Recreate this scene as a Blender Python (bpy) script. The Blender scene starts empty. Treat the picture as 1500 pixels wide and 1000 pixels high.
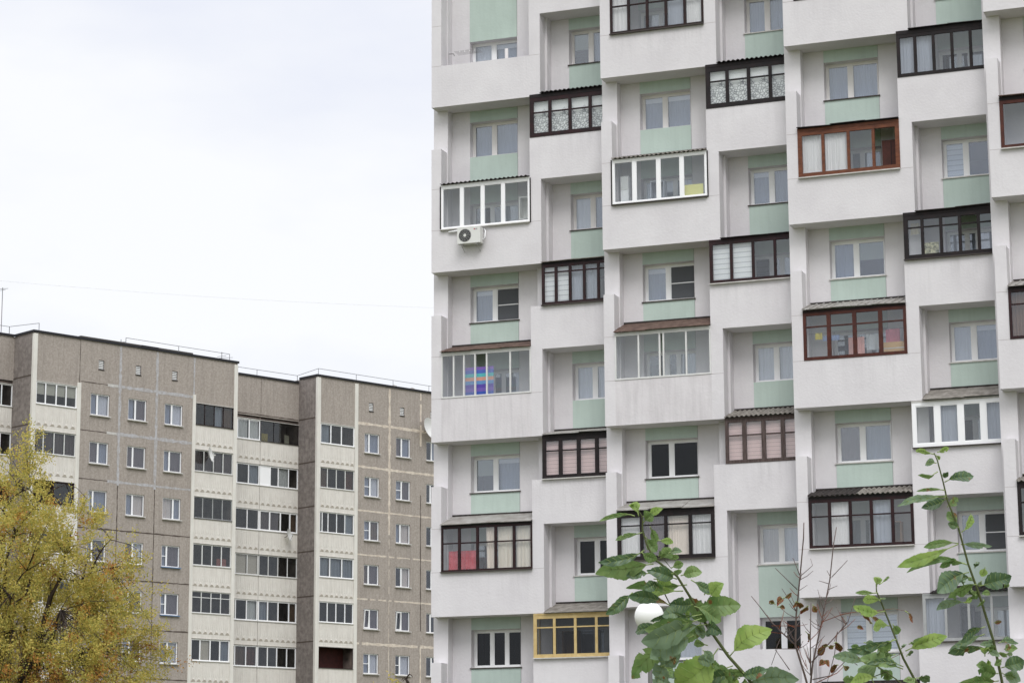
import bpy, math, random
import numpy as np
from mathutils import Vector, Matrix
R = math.radians
random.seed(7)
sc = bpy.context.scene
col = sc.collection

# ------------------------------------------------------------------ camera
FPX = 3508.25                      # focal length in photo pixels (photo 1500 wide)
GZ = 24.6                          # tower reference row above the ground
cr = Vector((0.9374, 0.3482, -0.0059)); cf = Vector((-0.34175, 0.91978, 0.19282))
cf.normalize(); cr = (cr - cf * cr.dot(cf)).normalized(); cu = cr.cross(cf)
CAM = Vector((29.066, -70.704, 1.695))
cam = bpy.data.objects.new('camera', bpy.data.cameras.new('camera')); col.objects.link(cam)
cam.data.sensor_width = 36; cam.data.lens = FPX / 1500 * 36
cam.data.clip_start = .1; cam.data.clip_end = 3000
m = Matrix((cr, cu, -cf)).transposed().to_4x4(); m.translation = CAM
cam.matrix_world = m
sc.camera = cam
# ------------------------------------------------------------------ world, sun, exposure
SUN_EL, SUN_AZ = R(48), R(152)     # azimuth from +Y clockwise
w = bpy.data.worlds.new('World'); sc.world = w; w.use_nodes = True
nt = w.node_tree; nt.nodes.clear()
def N(nt, t, **k):
    n = nt.nodes.new(t)
    for a, b in k.items():
        if a.startswith('in_'):
            n.inputs[int(a[3:])].default_value = b
        else: setattr(n, a, b)
    return n
out = N(nt, 'ShaderNodeOutputWorld'); bg = N(nt, 'ShaderNodeBackground')
sky = N(nt, 'ShaderNodeTexSky', sky_type='NISHITA', sun_disc=False)
sky.sun_elevation = SUN_EL; sky.sun_rotation = SUN_AZ
sc1 = N(nt, 'ShaderNodeMix', data_type='RGBA', blend_type='MULTIPLY'); sc1.inputs[0].default_value = 1
sc1.inputs[7].default_value = (1.0, 1.0, 1.0, 1)
tc = N(nt, 'ShaderNodeTexCoord'); mp = N(nt, 'ShaderNodeMapping'); mp.inputs['Scale'].default_value = (1, 1, 2.4)
no = N(nt, 'ShaderNodeTexNoise'); no.inputs['Scale'].default_value = 4.6; no.inputs['Detail'].default_value = 5; no.inputs['Roughness'].default_value = .5
cr1 = N(nt, 'ShaderNodeValToRGB')
e = cr1.color_ramp.elements; e[0].position = .36; e[0].color = (7.0, 7.2, 7.9, 1); e[1].position = .58; e[1].color = (8.1, 8.15, 8.3, 1)
sep = N(nt, 'ShaderNodeSeparateXYZ'); mr = N(nt, 'ShaderNodeMapRange')
mr.inputs[1].default_value = 0.36; mr.inputs[2].default_value = .9; mr.inputs[3].default_value = 1.0; mr.inputs[4].default_value = 2.1
mul = N(nt, 'ShaderNodeVectorMath', operation='SCALE')
mx = N(nt, 'ShaderNodeMix', data_type='RGBA'); mx.inputs[0].default_value = .93
L = nt.links.new
L(tc.outputs['Generated'], mp.inputs[0]); L(mp.outputs[0], no.inputs[0]); L(no.outputs[0], cr1.inputs[0])
L(tc.outputs['Generated'], sep.inputs[0]); L(sep.outputs[2], mr.inputs[0])
L(cr1.outputs[0], mul.inputs[0]); L(mr.outputs[0], mul.inputs['Scale'])
L(sky.outputs[0], sc1.inputs[6]); L(sc1.outputs[2], mx.inputs[6]); L(mul.outputs[0], mx.inputs[7])
L(mx.outputs[2], bg.inputs[0]); L(bg.outputs[0], out.inputs[0]); bg.inputs[1].default_value = .1
sl = bpy.data.lights.new('sun', 'SUN'); sl.energy = 1.0; sl.angle = R(25); sl.color = (1, .985, .965)
so = bpy.data.objects.new('sun', sl); col.objects.link(so)
sd = Vector((math.sin(SUN_AZ) * math.cos(SUN_EL), math.cos(SUN_AZ) * math.cos(SUN_EL), math.sin(SUN_EL)))
so.rotation_euler = sd.to_track_quat('Z', 'Y').to_euler(); so.location = (0, -60, 60)
sc.view_settings.view_transform = 'Standard'; sc.view_settings.look = 'None'
sc.view_settings.exposure = 0.33; sc.view_settings.gamma = 1
sc.cycles.transparent_max_bounces = 16; sc.cycles.max_bounces = 8

# ------------------------------------------------------------------ materials
def s2l(c):
    return tuple((x / 255 / 12.92 if x / 255 <= .04045 else ((x / 255 + .055) / 1.055) ** 2.4) for x in c) + (1,)
MATS = {}
def mat(name, c, rough=.8, var=0.0, vs=3.0, c2=None, bump=0.0, bs=40, streak=0.0, spec=.3, metal=0, stretch=(1, 1, 1), island=None, trans=0, detail=6, zfade=0, spots=None):
    """c: srgb 0-255 albedo.  var: noise mix towards c2.  streak: vertical dirt streaks."""
    m = bpy.data.materials.new(name); m.use_nodes = True; t = m.node_tree; b = t.nodes['Principled BSDF']
    b.inputs['Roughness'].default_value = rough; b.inputs['Specular IOR Level'].default_value = spec; b.inputs['Metallic'].default_value = metal
    cur = None; base = s2l(c)
    tcn = N(t, 'ShaderNodeTexCoord'); gpo = N(t, 'ShaderNodeNewGeometry'); POS = gpo.outputs['Position']
    if island:
        g = N(t, 'ShaderNodeNewGeometry'); r = N(t, 'ShaderNodeValToRGB'); r.color_ramp.elements.remove(r.color_ramp.elements[1])
        r.color_ramp.elements[0].position = 0; r.color_ramp.elements[0].color = s2l(island[0])
        for k, cc in enumerate(island[1:]):
            el = r.color_ramp.elements.new((k + 1) / (len(island) - 1)); el.color = s2l(cc)
        t.links.new(g.outputs['Random Per Island'], r.inputs[0]); cur = r.outputs[0]
    if var:
        mpn = N(t, 'ShaderNodeMapping'); mpn.inputs['Scale'].default_value = stretch
        n1 = N(t, 'ShaderNodeTexNoise'); n1.inputs['Scale'].default_value = vs; n1.inputs['Detail'].default_value = detail; n1.inputs['Roughness'].default_value = .6
        t.links.new(POS, mpn.inputs[0]); t.links.new(mpn.outputs[0], n1.inputs[0])
        rr = N(t, 'ShaderNodeMapRange'); rr.inputs[1].default_value = .35; rr.inputs[2].default_value = .65; rr.inputs[3].default_value = 0; rr.inputs[4].default_value = var
        t.links.new(n1.outputs[0], rr.inputs[0])
        q = N(t, 'ShaderNodeMix', data_type='RGBA'); q.inputs[6].default_value = base; q.inputs[7].default_value = s2l(c2 or tuple(x * .75 for x in c))
        if cur is not None: t.links.new(cur, q.inputs[6])
        t.links.new(rr.outputs[0], q.inputs[0]); cur = q.outputs[2]
    if streak:
        mpn = N(t, 'ShaderNodeMapping'); mpn.inputs['Scale'].default_value = (6, 6, .5)
        n1 = N(t, 'ShaderNodeTexNoise'); n1.inputs['Scale'].default_value = 1.0; n1.inputs['Detail'].default_value = 5; n1.inputs['Roughness'].default_value = .65
        t.links.new(POS, mpn.inputs[0]); t.links.new(mpn.outputs[0], n1.inputs[0])
        rr = N(t, 'ShaderNodeMapRange'); rr.inputs[1].default_value = .45; rr.inputs[2].default_value = .8; rr.inputs[3].default_value = 0; rr.inputs[4].default_value = streak
        t.links.new(n1.outputs[0], rr.inputs[0])
        fac = rr.outputs[0]
        if zfade:
            sp = N(t, 'ShaderNodeSeparateXYZ'); t.links.new(tcn.outputs['Object'], sp.inputs[0]); zr = N(t, 'ShaderNodeMapRange'); zr.inputs[1].default_value = .1; zr.inputs[2].default_value = zfade; zr.inputs[3].default_value = .12; zr.inputs[4].default_value = 1
            t.links.new(sp.outputs[2], zr.inputs[0]); mm = N(t, 'ShaderNodeMath', operation='MULTIPLY'); t.links.new(fac, mm.inputs[0]); t.links.new(zr.outputs[0], mm.inputs[1])
            n3 = N(t, 'ShaderNodeTexNoise'); n3.inputs['Scale'].default_value = .23; n3.inputs['Detail'].default_value = 1; t.links.new(POS, n3.inputs[0]); z3 = N(t, 'ShaderNodeMapRange'); z3.inputs[1].default_value = .4; z3.inputs[2].default_value = .62; t.links.new(n3.outputs[0], z3.inputs[0])
            m2 = N(t, 'ShaderNodeMath', operation='MULTIPLY'); t.links.new(mm.outputs[0], m2.inputs[0]); t.links.new(z3.outputs[0], m2.inputs[1]); fac = m2.outputs[0]
        q = N(t, 'ShaderNodeMix', data_type='RGBA'); q.inputs[6].default_value = base; q.inputs[7].default_value = s2l(tuple(x * .66 for x in c))
        if cur is not None: t.links.new(cur, q.inputs[6])
        t.links.new(fac, q.inputs[0]); cur = q.outputs[2]
    if spots:
        n1 = N(t, 'ShaderNodeTexNoise'); n1.inputs['Scale'].default_value = spots; n1.inputs['Detail'].default_value = 2; t.links.new(POS, n1.inputs[0])
        rr = N(t, 'ShaderNodeMapRange'); rr.inputs[1].default_value = .66; rr.inputs[2].default_value = .70; t.links.new(n1.outputs[0], rr.inputs[0])
        q = N(t, 'ShaderNodeMix', data_type='RGBA'); q.inputs[7].default_value = s2l((122, 84, 48)); t.links.new(cur, q.inputs[6]); t.links.new(rr.outputs[0], q.inputs[0]); cur = q.outputs[2]
    if cur is not None: t.links.new(cur, b.inputs['Base Color'])
    else: b.inputs['Base Color'].default_value = base
    if bump:
        n2 = N(t, 'ShaderNodeTexNoise'); n2.inputs['Scale'].default_value = bs; n2.inputs['Detail'].default_value = 4
        t.links.new(POS, n2.inputs[0])
        bp = N(t, 'ShaderNodeBump'); bp.inputs['Strength'].default_value = bump; bp.inputs['Distance'].default_value = .02
        t.links.new(n2.outputs[0], bp.inputs['Height']); t.links.new(bp.outputs[0], b.inputs['Normal'])
    if trans:
        tr = N(t, 'ShaderNodeBsdfTranslucent'); ms = N(t, 'ShaderNodeMixShader'); ms.inputs[0].default_value = trans
        if cur is not None: t.links.new(cur, tr.inputs[0])
        else: tr.inputs[0].default_value = base
        o = t.nodes['Material Output']; t.links.new(b.outputs[0], ms.inputs[1]); t.links.new(tr.outputs[0], ms.inputs[2]); t.links.new(ms.outputs[0], o.inputs[0])
    MATS[name] = m; return m
def glass(name, base=.10, tint=(1, 1, 1), rough=.01, pw=1.0):
    m = bpy.data.materials.new(name); m.use_nodes = True; t = m.node_tree; t.nodes.clear()
    o = N(t, 'ShaderNodeOutputMaterial'); g = N(t, 'ShaderNodeBsdfGlossy'); g.inputs['Roughness'].default_value = rough; g.inputs[0].default_value = (.93, .96, 1, 1)
    tr = N(t, 'ShaderNodeBsdfTransparent'); tr.inputs[0].default_value = tint + (1,)
    lw = N(t, 'ShaderNodeLayerWeight'); lw.inputs[0].default_value = .5; fr = N(t, 'ShaderNodeMath', operation='POWER'); fr.inputs[1].default_value = 4.0; t.links.new(lw.outputs['Facing'], fr.inputs[0])
    ma = N(t, 'ShaderNodeMath', operation='MULTIPLY_ADD'); ma.inputs[1].default_value = pw; ma.inputs[2].default_value = base; ma.use_clamp = True
    # slight waviness of old panes
    tcn = N(t, 'ShaderNodeTexCoord'); n2 = N(t, 'ShaderNodeTexNoise'); n2.inputs['Scale'].default_value = 1.1; n2.inputs['Detail'].default_value = 1.5; gpo = N(t, 'ShaderNodeNewGeometry')
    bp = N(t, 'ShaderNodeBump'); bp.inputs['Strength'].default_value = .25; bp.inputs['Distance'].default_value = .03
    t.links.new(gpo.outputs['Position'], n2.inputs[0]); t.links.new(n2.outputs[0], bp.inputs['Height']); t.links.new(bp.outputs[0], g.inputs['Normal'])
    mxs = N(t, 'ShaderNodeMixShader')
    t.links.new(fr.outputs[0], ma.inputs[0]); t.links.new(ma.outputs[0], mxs.inputs[0]); t.links.new(tr.outputs[0], mxs.inputs[1]); t.links.new(g.outputs[0], mxs.inputs[2]); t.links.new(mxs.outputs[0], o.inputs[0])
    MATS[name] = m; return m
def lace(name):
    m = mat(name, (226, 226, 226), .9); t = m.node_tree; b = t.nodes['Principled BSDF']
    tcn = N(t, 'ShaderNodeTexCoord'); sp = N(t, 'ShaderNodeSeparateXYZ'); t.links.new(tcn.outputs['Object'], sp.inputs[0])
    # zigzag upper edge of the printed pattern, blotches below it
    pp = N(t, 'ShaderNodeMath', operation='PINGPONG'); pp.inputs[1].default_value = .21; t.links.new(sp.outputs[0], pp.inputs[0])
    s = N(t, 'ShaderNodeMath', operation='MULTIPLY_ADD'); s.inputs[1].default_value = 1.5; s.inputs[2].default_value = -.02; t.links.new(pp.outputs[0], s.inputs[0])
    ad = N(t, 'ShaderNodeMath', operation='ADD'); t.links.new(sp.outputs[2], ad.inputs[0]); t.links.new(s.outputs[0], ad.inputs[1])
    lt = N(t, 'ShaderNodeMapRange'); lt.inputs[1].default_value = .98; lt.inputs[2].default_value = .86; lt.inputs[3].default_value = 0; lt.inputs[4].default_value = 1; t.links.new(ad.outputs[0], lt.inputs[0])
    v = N(t, 'ShaderNodeTexVoronoi', feature='DISTANCE_TO_EDGE'); v.inputs['Scale'].default_value = 11; t.links.new(tcn.outputs['Object'], v.inputs[0])
    vr = N(t, 'ShaderNodeMapRange'); vr.inputs[1].default_value = .02; vr.inputs[2].default_value = .16; vr.inputs[3].default_value = .85; vr.inputs[4].default_value = .1; t.links.new(v.outputs[0], vr.inputs[0])
    mu = N(t, 'ShaderNodeMath', operation='MULTIPLY'); t.links.new(lt.outputs[0], mu.inputs[0]); t.links.new(vr.outputs[0], mu.inputs[1])
    q = N(t, 'ShaderNodeMix', data_type='RGBA'); q.inputs[6].default_value = s2l((246, 246, 244)); q.inputs[7].default_value = s2l((84, 88, 90))
    t.links.new(mu.outputs[0], q.inputs[0]); t.links.new(q.outputs[2], b.inputs['Base Color']); return m
def stripes(name, cols, period, axis=2, rough=.9, off=0):
    m = mat(name, cols[0], rough); t = m.node_tree; b = t.nodes['Principled BSDF']
    tcn = N(t, 'ShaderNodeTexCoord'); sp = N(t, 'ShaderNodeSeparateXYZ'); t.links.new(tcn.outputs['Object'], sp.inputs[0])
    a = N(t, 'ShaderNodeMath', operation='MULTIPLY_ADD'); a.inputs[1].default_value = 1 / period; a.inputs[2].default_value = off; t.links.new(sp.outputs[axis], a.inputs[0])
    fr = N(t, 'ShaderNodeMath', operation='FRACT'); t.links.new(a.outputs[0], fr.inputs[0])
    r = N(t, 'ShaderNodeValToRGB'); r.color_ramp.interpolation = 'CONSTANT'; r.color_ramp.elements.remove(r.color_ramp.elements[1])
    r.color_ramp.elements[0].color = s2l(cols[0])
    for k, c in enumerate(cols[1:]):
        el = r.color_ramp.elements.new((k + 1) / len(cols)); el.color = s2l(c)
    t.links.new(fr.outputs[0], r.inputs[0]); t.links.new(r.outputs[0], b.inputs['Base Color']); return m

WHITE = mat('white_render', (223, 220, 222), .9, var=.6, vs=.8, c2=(209, 205, 208), bump=.35, bs=14, streak=.06)
JOINT = mat('fine_joint', (188, 182, 182), .9)
STAIN = mat('stained_render', (220, 216, 218), .9, var=.5, vs=1.4, c2=(205, 200, 202), bump=.3, bs=14, streak=.30)
PARW = mat('parapet_render', (223, 220, 222), .9, var=.6, vs=.8, c2=(209, 205, 208), bump=.35, bs=14, streak=.32, zfade=1.41)
GREEN = mat('mint_render', (193, 208, 200), .9, var=.9, vs=.45, c2=(180, 195, 187), bump=.25, bs=14, streak=.16)
PVC = mat('white_pvc', (246, 246, 247), .35, spec=.5)
PVC2 = mat('cream_pvc', (234, 231, 230), .5, var=.3, vs=4, c2=(222, 218, 216))
ALU = mat('white_aluminium', (222, 222, 220), .45, var=.3, vs=5, c2=(190, 190, 188))
ALUG = mat('grey_aluminium', (170, 172, 172), .45, var=.3, vs=5)
BLACK = mat('black_paint', (20, 17, 19), .6, var=.5, vs=6, c2=(48, 34, 34))
MAROON = mat('dark_maroon_wood', (48, 20, 23), .5, var=.8, vs=5, c2=(22, 13, 15))
DBROWN = mat('dark_brown_wood', (46, 26, 25), .6, var=.8, vs=5, c2=(22, 15, 15))
OBROWN = mat('orange_brown_wood', (118, 70, 46), .5, var=.8, vs=4, c2=(78, 42, 28), stretch=(1, 1, 4))
RBROWN = mat('red_brown_wood', (84, 42, 32), .55, var=.7, vs=5, c2=(54, 28, 23))
FBROWN = mat('faded_brown_wood', (94, 82, 79), .75, var=.8, vs=8, c2=(58, 44, 42), stretch=(4, 4, .6))
YWOOD = mat('yellow_wood', (206, 184, 132), .55, var=.5, vs=6, c2=(176, 142, 84))
SLATE = mat('grey_slate_sheet', (150, 145, 138), .85, var=.8, vs=5, c2=(98, 92, 86), bump=.3, bs=20)
SLATED = mat('dark_slate_sheet', (66, 60, 58), .85, var=.8, vs=5, c2=(36, 32, 32), bump=.3, bs=20)
TIN = mat('weathered_tin', (166, 164, 160), .6, var=.7, vs=3, c2=(120, 112, 104), spec=.4)
RUST = mat('rusty_brown_sheet', (112, 92, 82), .8, var=.9, vs=6, c2=(70, 52, 46))
SILLM = mat('white_sill', (206, 204, 200), .5, var=.5, vs=6, c2=(160, 156, 150))
SILLD = mat('dark_sill', (72, 66, 62), .6, var=.5, vs=6)
CURT = mat('white_curtain', (236, 232, 232), .95)
CURTG = mat('grey_blue_curtain', (168, 172, 184), .95)
CURTC = mat('cream_curtain', (238, 222, 208), .95)
CURTB = mat('brown_curtain', (122, 96, 78), .95, var=.5, vs=4)
CURTM = mat('mauve_curtain', (118, 104, 106), .95)
BLINDG = mat('grey_green_blind', (170, 172, 156), .95)
PINK = stripes('pink_blind', [(234, 204, 200), (226, 194, 190), (232, 202, 198), (206, 174, 170)], .12)
WBLIND = stripes('white_blind', [(244, 244, 244), (238, 238, 240), (242, 242, 244), (206, 206, 210)], .16)
VBLIND = mat('vertical_blind', (232, 222, 208), .9)
NET = mat('mosquito_net', (92, 94, 98), .9)
LACE = lace('lace_curtain')
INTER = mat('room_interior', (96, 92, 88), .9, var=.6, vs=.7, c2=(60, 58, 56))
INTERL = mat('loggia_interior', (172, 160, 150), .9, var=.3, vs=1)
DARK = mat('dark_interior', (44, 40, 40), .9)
G1 = glass('window_glass', .13, (.84, .87, .90))
G5 = glass('block_window_glass', .07, (.80, .82, .85))
G2 = glass('balcony_glass', .065, (.94, .95, .95))
G3 = glass('darkened_glass', .022, (.62, .63, .64))
G4 = glass('block_glass', .045, (.76, .78, .78))

# ------------------------------------------------------------------ mesh helpers
class MB:
    def __init__(s): s.v = []; s.f = []; s.m = []; s.mats = []
    def mi(s, mt):
        if mt not in s.mats: s.mats.append(mt)
        return s.mats.index(mt)
    def box(s, x0, x1, y0, y1, z0, z1, mt=None):
        n = len(s.v); k = s.mi(mt)
        s.v += [(x0, y0, z0), (x1, y0, z0), (x1, y1, z0), (x0, y1, z0), (x0, y0, z1), (x1, y0, z1), (x1, y1, z1), (x0, y1, z1)]
        for q in ((3, 2, 1, 0), (4, 5, 6, 7), (0, 1, 5, 4), (1, 2, 6, 5), (2, 3, 7, 6), (3, 0, 4, 7)):
            s.f.append(tuple(n + a for a in q)); s.m.append(k)
        return s
    def poly(s, pts, mt=None):
        n = len(s.v); s.v += [tuple(p) for p in pts]; s.f.append(tuple(range(n, n + len(pts)))); s.m.append(s.mi(mt)); return s
    def grid(s, rows, mt=None, close=False):
        n = len(s.v); k = s.mi(mt); c = len(rows[0])
        for r in rows: s.v += [tuple(p) for p in r]
        for a in range(len(rows) - 1):
            for b in range(c if close else c - 1):
                b2 = (b + 1) % c
                s.f.append((n + a * c + b, n + a * c + b2, n + (a + 1) * c + b2, n + (a + 1) * c + b)); s.m.append(k)
        return s
    def tube(s, pts, r, mt=None, k=6):
        pts = [Vector(p) for p in pts]; rr = r if isinstance(r, (list, tuple)) else [r] * len(pts); rows = []
        for i, p in enumerate(pts):
            d = (pts[min(i + 1, len(pts) - 1)] - pts[max(i - 1, 0)]).normalized()
            a = d.cross(Vector((0, 0, 1)) if abs(d.z) < .9 else Vector((1, 0, 0))).normalized(); b = d.cross(a)
            rows.append([p + (a * math.cos(t * 2 * math.pi / k) + b * math.sin(t * 2 * math.pi / k)) * rr[i] for t in range(k)])
        s.grid(rows, mt, True)
        n0 = len(s.v) - k * len(pts)
        s.f.append(tuple(n0 + j for j in range(k))[::-1]); s.m.append(s.mi(mt)); s.f.append(tuple(len(s.v) - k + j for j in range(k))); s.m.append(s.mi(mt))
        return s
    def build(s, name, parent=None, loc=(0, 0, 0), smooth=False, mt=None):
        me = bpy.data.meshes.new(name); me.from_pydata(s.v, [], s.f)
        for q in s.mats: me.materials.append(q or mt)
        me.polygons.foreach_set('material_index', s.m)
        if smooth: me.polygons.foreach_set('use_smooth', [True] * len(s.f))
        me.update(); return link(name, me, parent, loc)
def link(name, me, parent=None, loc=(0, 0, 0)):
    o = bpy.data.objects.new(name, me); o.location = loc; col.objects.link(o)
    if parent: o.parent = parent
    return o
def tag(o, label=None, cat=None, group=None, kind=None):
    if label: o['label'] = label
    if cat: o['category'] = cat
    if group: o['group'] = group
    if kind: o['kind'] = kind
    return o
def empty(name, loc, rz=0):
    o = bpy.data.objects.new(name, None); o.location = loc; o.rotation_euler = (0, 0, rz); o.empty_display_size = .3; col.objects.link(o); return o
def copy_tree(o, parent=None):
    c = o.copy(); col.objects.link(c); c.parent = parent
    for ch in list(o.children): copy_tree(ch, c)
    return c
def at(x, y, depth):                                # a point seen at photo pixel (x, y), depth metres in front of the camera
    return CAM + (cf + cr * ((x - 750) / FPX) - cu * ((y - 500) / FPX)) * depth
def wall_holes(mb, u0, u1, z0, z1, y, holes, rev, mt, mrev=None):
    us = sorted({u0, u1} | {h[0] for h in holes} | {h[1] for h in holes}); zs = sorted({z0, z1} | {h[2] for h in holes} | {h[3] for h in holes})
    for a, b in zip(us, us[1:]):
        run = None
        for c, d in zip(zs, zs[1:]):
            inside = any(h[0] <= (a + b) / 2 <= h[1] and h[2] <= (c + d) / 2 <= h[3] for h in holes)
            if inside:
                if run: mb.poly([(a, y, run[0]), (b, y, run[0]), (b, y, run[1]), (a, y, run[1])], mt); run = None
            else: run = (run[0] if run else c, d)
        if run: mb.poly([(a, y, run[0]), (b, y, run[0]), (b, y, run[1]), (a, y, run[1])], mt)
    q = mrev or mt
    for a, b, c, d in holes:
        Y = y + rev
        mb.poly([(a, y, c), (a, y, d), (a, Y, d), (a, Y, c)], q); mb.poly([(b, y, d), (b, y, c), (b, Y, c), (b, Y, d)], q)
        mb.poly([(a, y, c), (a, Y, c), (b, Y, c), (b, y, c)], q); mb.poly([(a, Y, d), (a, y, d), (b, y, d), (b, Y, d)], q)
def frame(w, h, splits, fw=.06, mw=.06, d=.06, transom=None, sash=0, tlist=None, y0=0):
    """frame in the local plane y=0, from (0,0) to (w,h); splits: fractions of the mullions"""
    b = MB()
    b.box(0, fw, y0, y0 + d, 0, h); b.box(w - fw, w, y0, y0 + d, 0, h); b.box(fw, w - fw, y0, y0 + d, 0, fw); b.box(fw, w - fw, y0, y0 + d, h - fw, h)
    xs = [0] + [f * w for f in splits] + [w]
    for x in xs[1:-1]: b.box(x - mw / 2, x + mw / 2, y0 + .003, y0 + d, fw, h - fw)
    for k, (a, c) in enumerate(zip(xs, xs[1:])):
        a2 = a + (fw if k == 0 else mw / 2); c2 = c - (fw if k == len(xs) - 2 else mw / 2)
        if transom is not None and (tlist is None or k in tlist):
            t = transom * h; b.box(a2, c2, y0 + .006, y0 + d - .005, t - .02, t + .02)
        if sash:
            for q in ((a2, a2 + sash, fw, h - fw), (c2 - sash, c2, fw, h - fw), (a2 + sash, c2 - sash, fw, fw + sash), (a2 + sash, c2 - sash, h - fw - sash, h - fw)):
                b.box(q[0], q[1], y0 + .012, y0 + d - .01, q[2], q[3])
    return b
def curtain(w, h, amp=.025, per=.13, seed=0, mt=None, gather=0):
    rnd = random.Random(seed); n = max(8, int(w / .025)); top = []; bot = []; ph = rnd.random() * 6
    for i in range(n + 1):
        x = w * i / n; p = per * (1 + .3 * math.sin(x * 3 + ph))
        a = amp * (math.sin(x / p * 6.283 + ph) + .4 * math.sin(x / p * 9.1 + ph * 2))
        top.append((x, a * .6, h)); bot.append((x + gather * math.sin(x * 2 + ph), a * 1.2 + rnd.uniform(-.004, .004), 0))
    b = MB(); b.grid([bot, top], mt); return b

# ------------------------------------------------------------------ ground
gm = mat('grass_ground', (82, 92, 52), 1, var=.8, vs=.4, c2=(96, 90, 66))
g = MB(); g.poly([(-900, -900, 0), (900, -900, 0), (900, 1200, 0), (-900, 1200, 0)], gm)
tag(g.build('ground'), kind='structure')
asp = mat('asphalt', (70, 70, 70), .95, var=.4, vs=2)
g = MB(); g.poly([(-60, -14, .004), (80, -14, .004), (80, -7, .004), (-60, -7, .004)], asp)
tag(g.build('road'), kind='structure')

# ------------------------------------------------------------------ white tower
W, S = 6.241, 1.034
U1, U2, U3 = 3.825, 3.443, .346
H = 5.6; PAR = 1.41
tower = tag(empty('apartment_tower', (0, 0, 0)), 'tall white apartment tower with staggered balconies and mint green panels', 'building')
RY = .9                                # recessed wall behind the balconies
ZLO, ZHI = -GZ, 14.0
NU = 6
holes_all = []
w1, w2 = MB(), MB()
FLOORS = [5.6 - 2.8 * k for k in range(-2, 11)]     # floor slabs, local z
def win_holes(i):
    a, b = [], []
    for z in FLOORS:
        if z + 1.22 < ZLO + .5: continue
        a.append((1.02, 2.70, z + 1.22, z + 2.42)); b.append((4.53, 6.02, z + 1.22, z + 2.42))
    return a, b
for i in range(NU):
    ox, oy = i * W, -i * S
    def P(b, x0, x1, y0, y1, z0, z1, mt=WHITE): b.box(ox + x0, ox + x1, oy + y0, oy + y1, z0, z1, mt)
    P(w1, -.12, .38, .5, 1.2, ZLO, ZHI); P(w1, 3.5, 3.90, .5, .9, ZLO, ZHI)
    P(w1, W - .12, W + .02, -S + 1.201, 1.15, ZLO, ZHI)
    P(w1, .38, 1.016, RY, RY + .25, ZLO, ZHI); P(w1, 2.704, 4.526, RY, RY + .25, ZLO, ZHI)
    ha, hb = win_holes(i)
    for hs, a, b in ((ha, 1.02, 2.70), (hb, 4.53, 6.02)):
        hh = [(ox + h[0], ox + h[1], h[2], h[3]) for h in hs]
        gr = MB(); wall_holes(gr, ox + a, ox + b, ZLO, ZHI, oy + RY - .012, hh, .34, GREEN, WHITE); gr.build('green_panel', tower, (0, 0, GZ))
    P(w1, 6.024, W - .12, RY, RY + .25, ZLO, ZHI)
    # rooms: floors, rear wall, party walls
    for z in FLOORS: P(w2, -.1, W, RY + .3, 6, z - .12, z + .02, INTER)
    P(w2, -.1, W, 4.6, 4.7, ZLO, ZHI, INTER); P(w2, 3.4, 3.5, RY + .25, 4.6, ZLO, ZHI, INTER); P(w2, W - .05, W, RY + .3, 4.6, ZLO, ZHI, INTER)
# body behind the rooms, the left gable and the roof
w1.box(-.12, 0, .9 + .301, 13, ZLO, ZHI, WHITE); w1.box(0, NU * W, 12.7, 13, ZLO, ZHI, WHITE)
w1.box(NU * W, NU * W + .15, -NU * S, 13, ZLO, ZHI, WHITE)
for i in range(NU): w1.box(i * W - .1, (i + 1) * W, -i * S + .4, 12.9, ZHI, ZHI + .5, WHITE)
w1.build('wall', tower, (0, 0, GZ)); w2.build('interior', tower, (0, 0, GZ))

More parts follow.
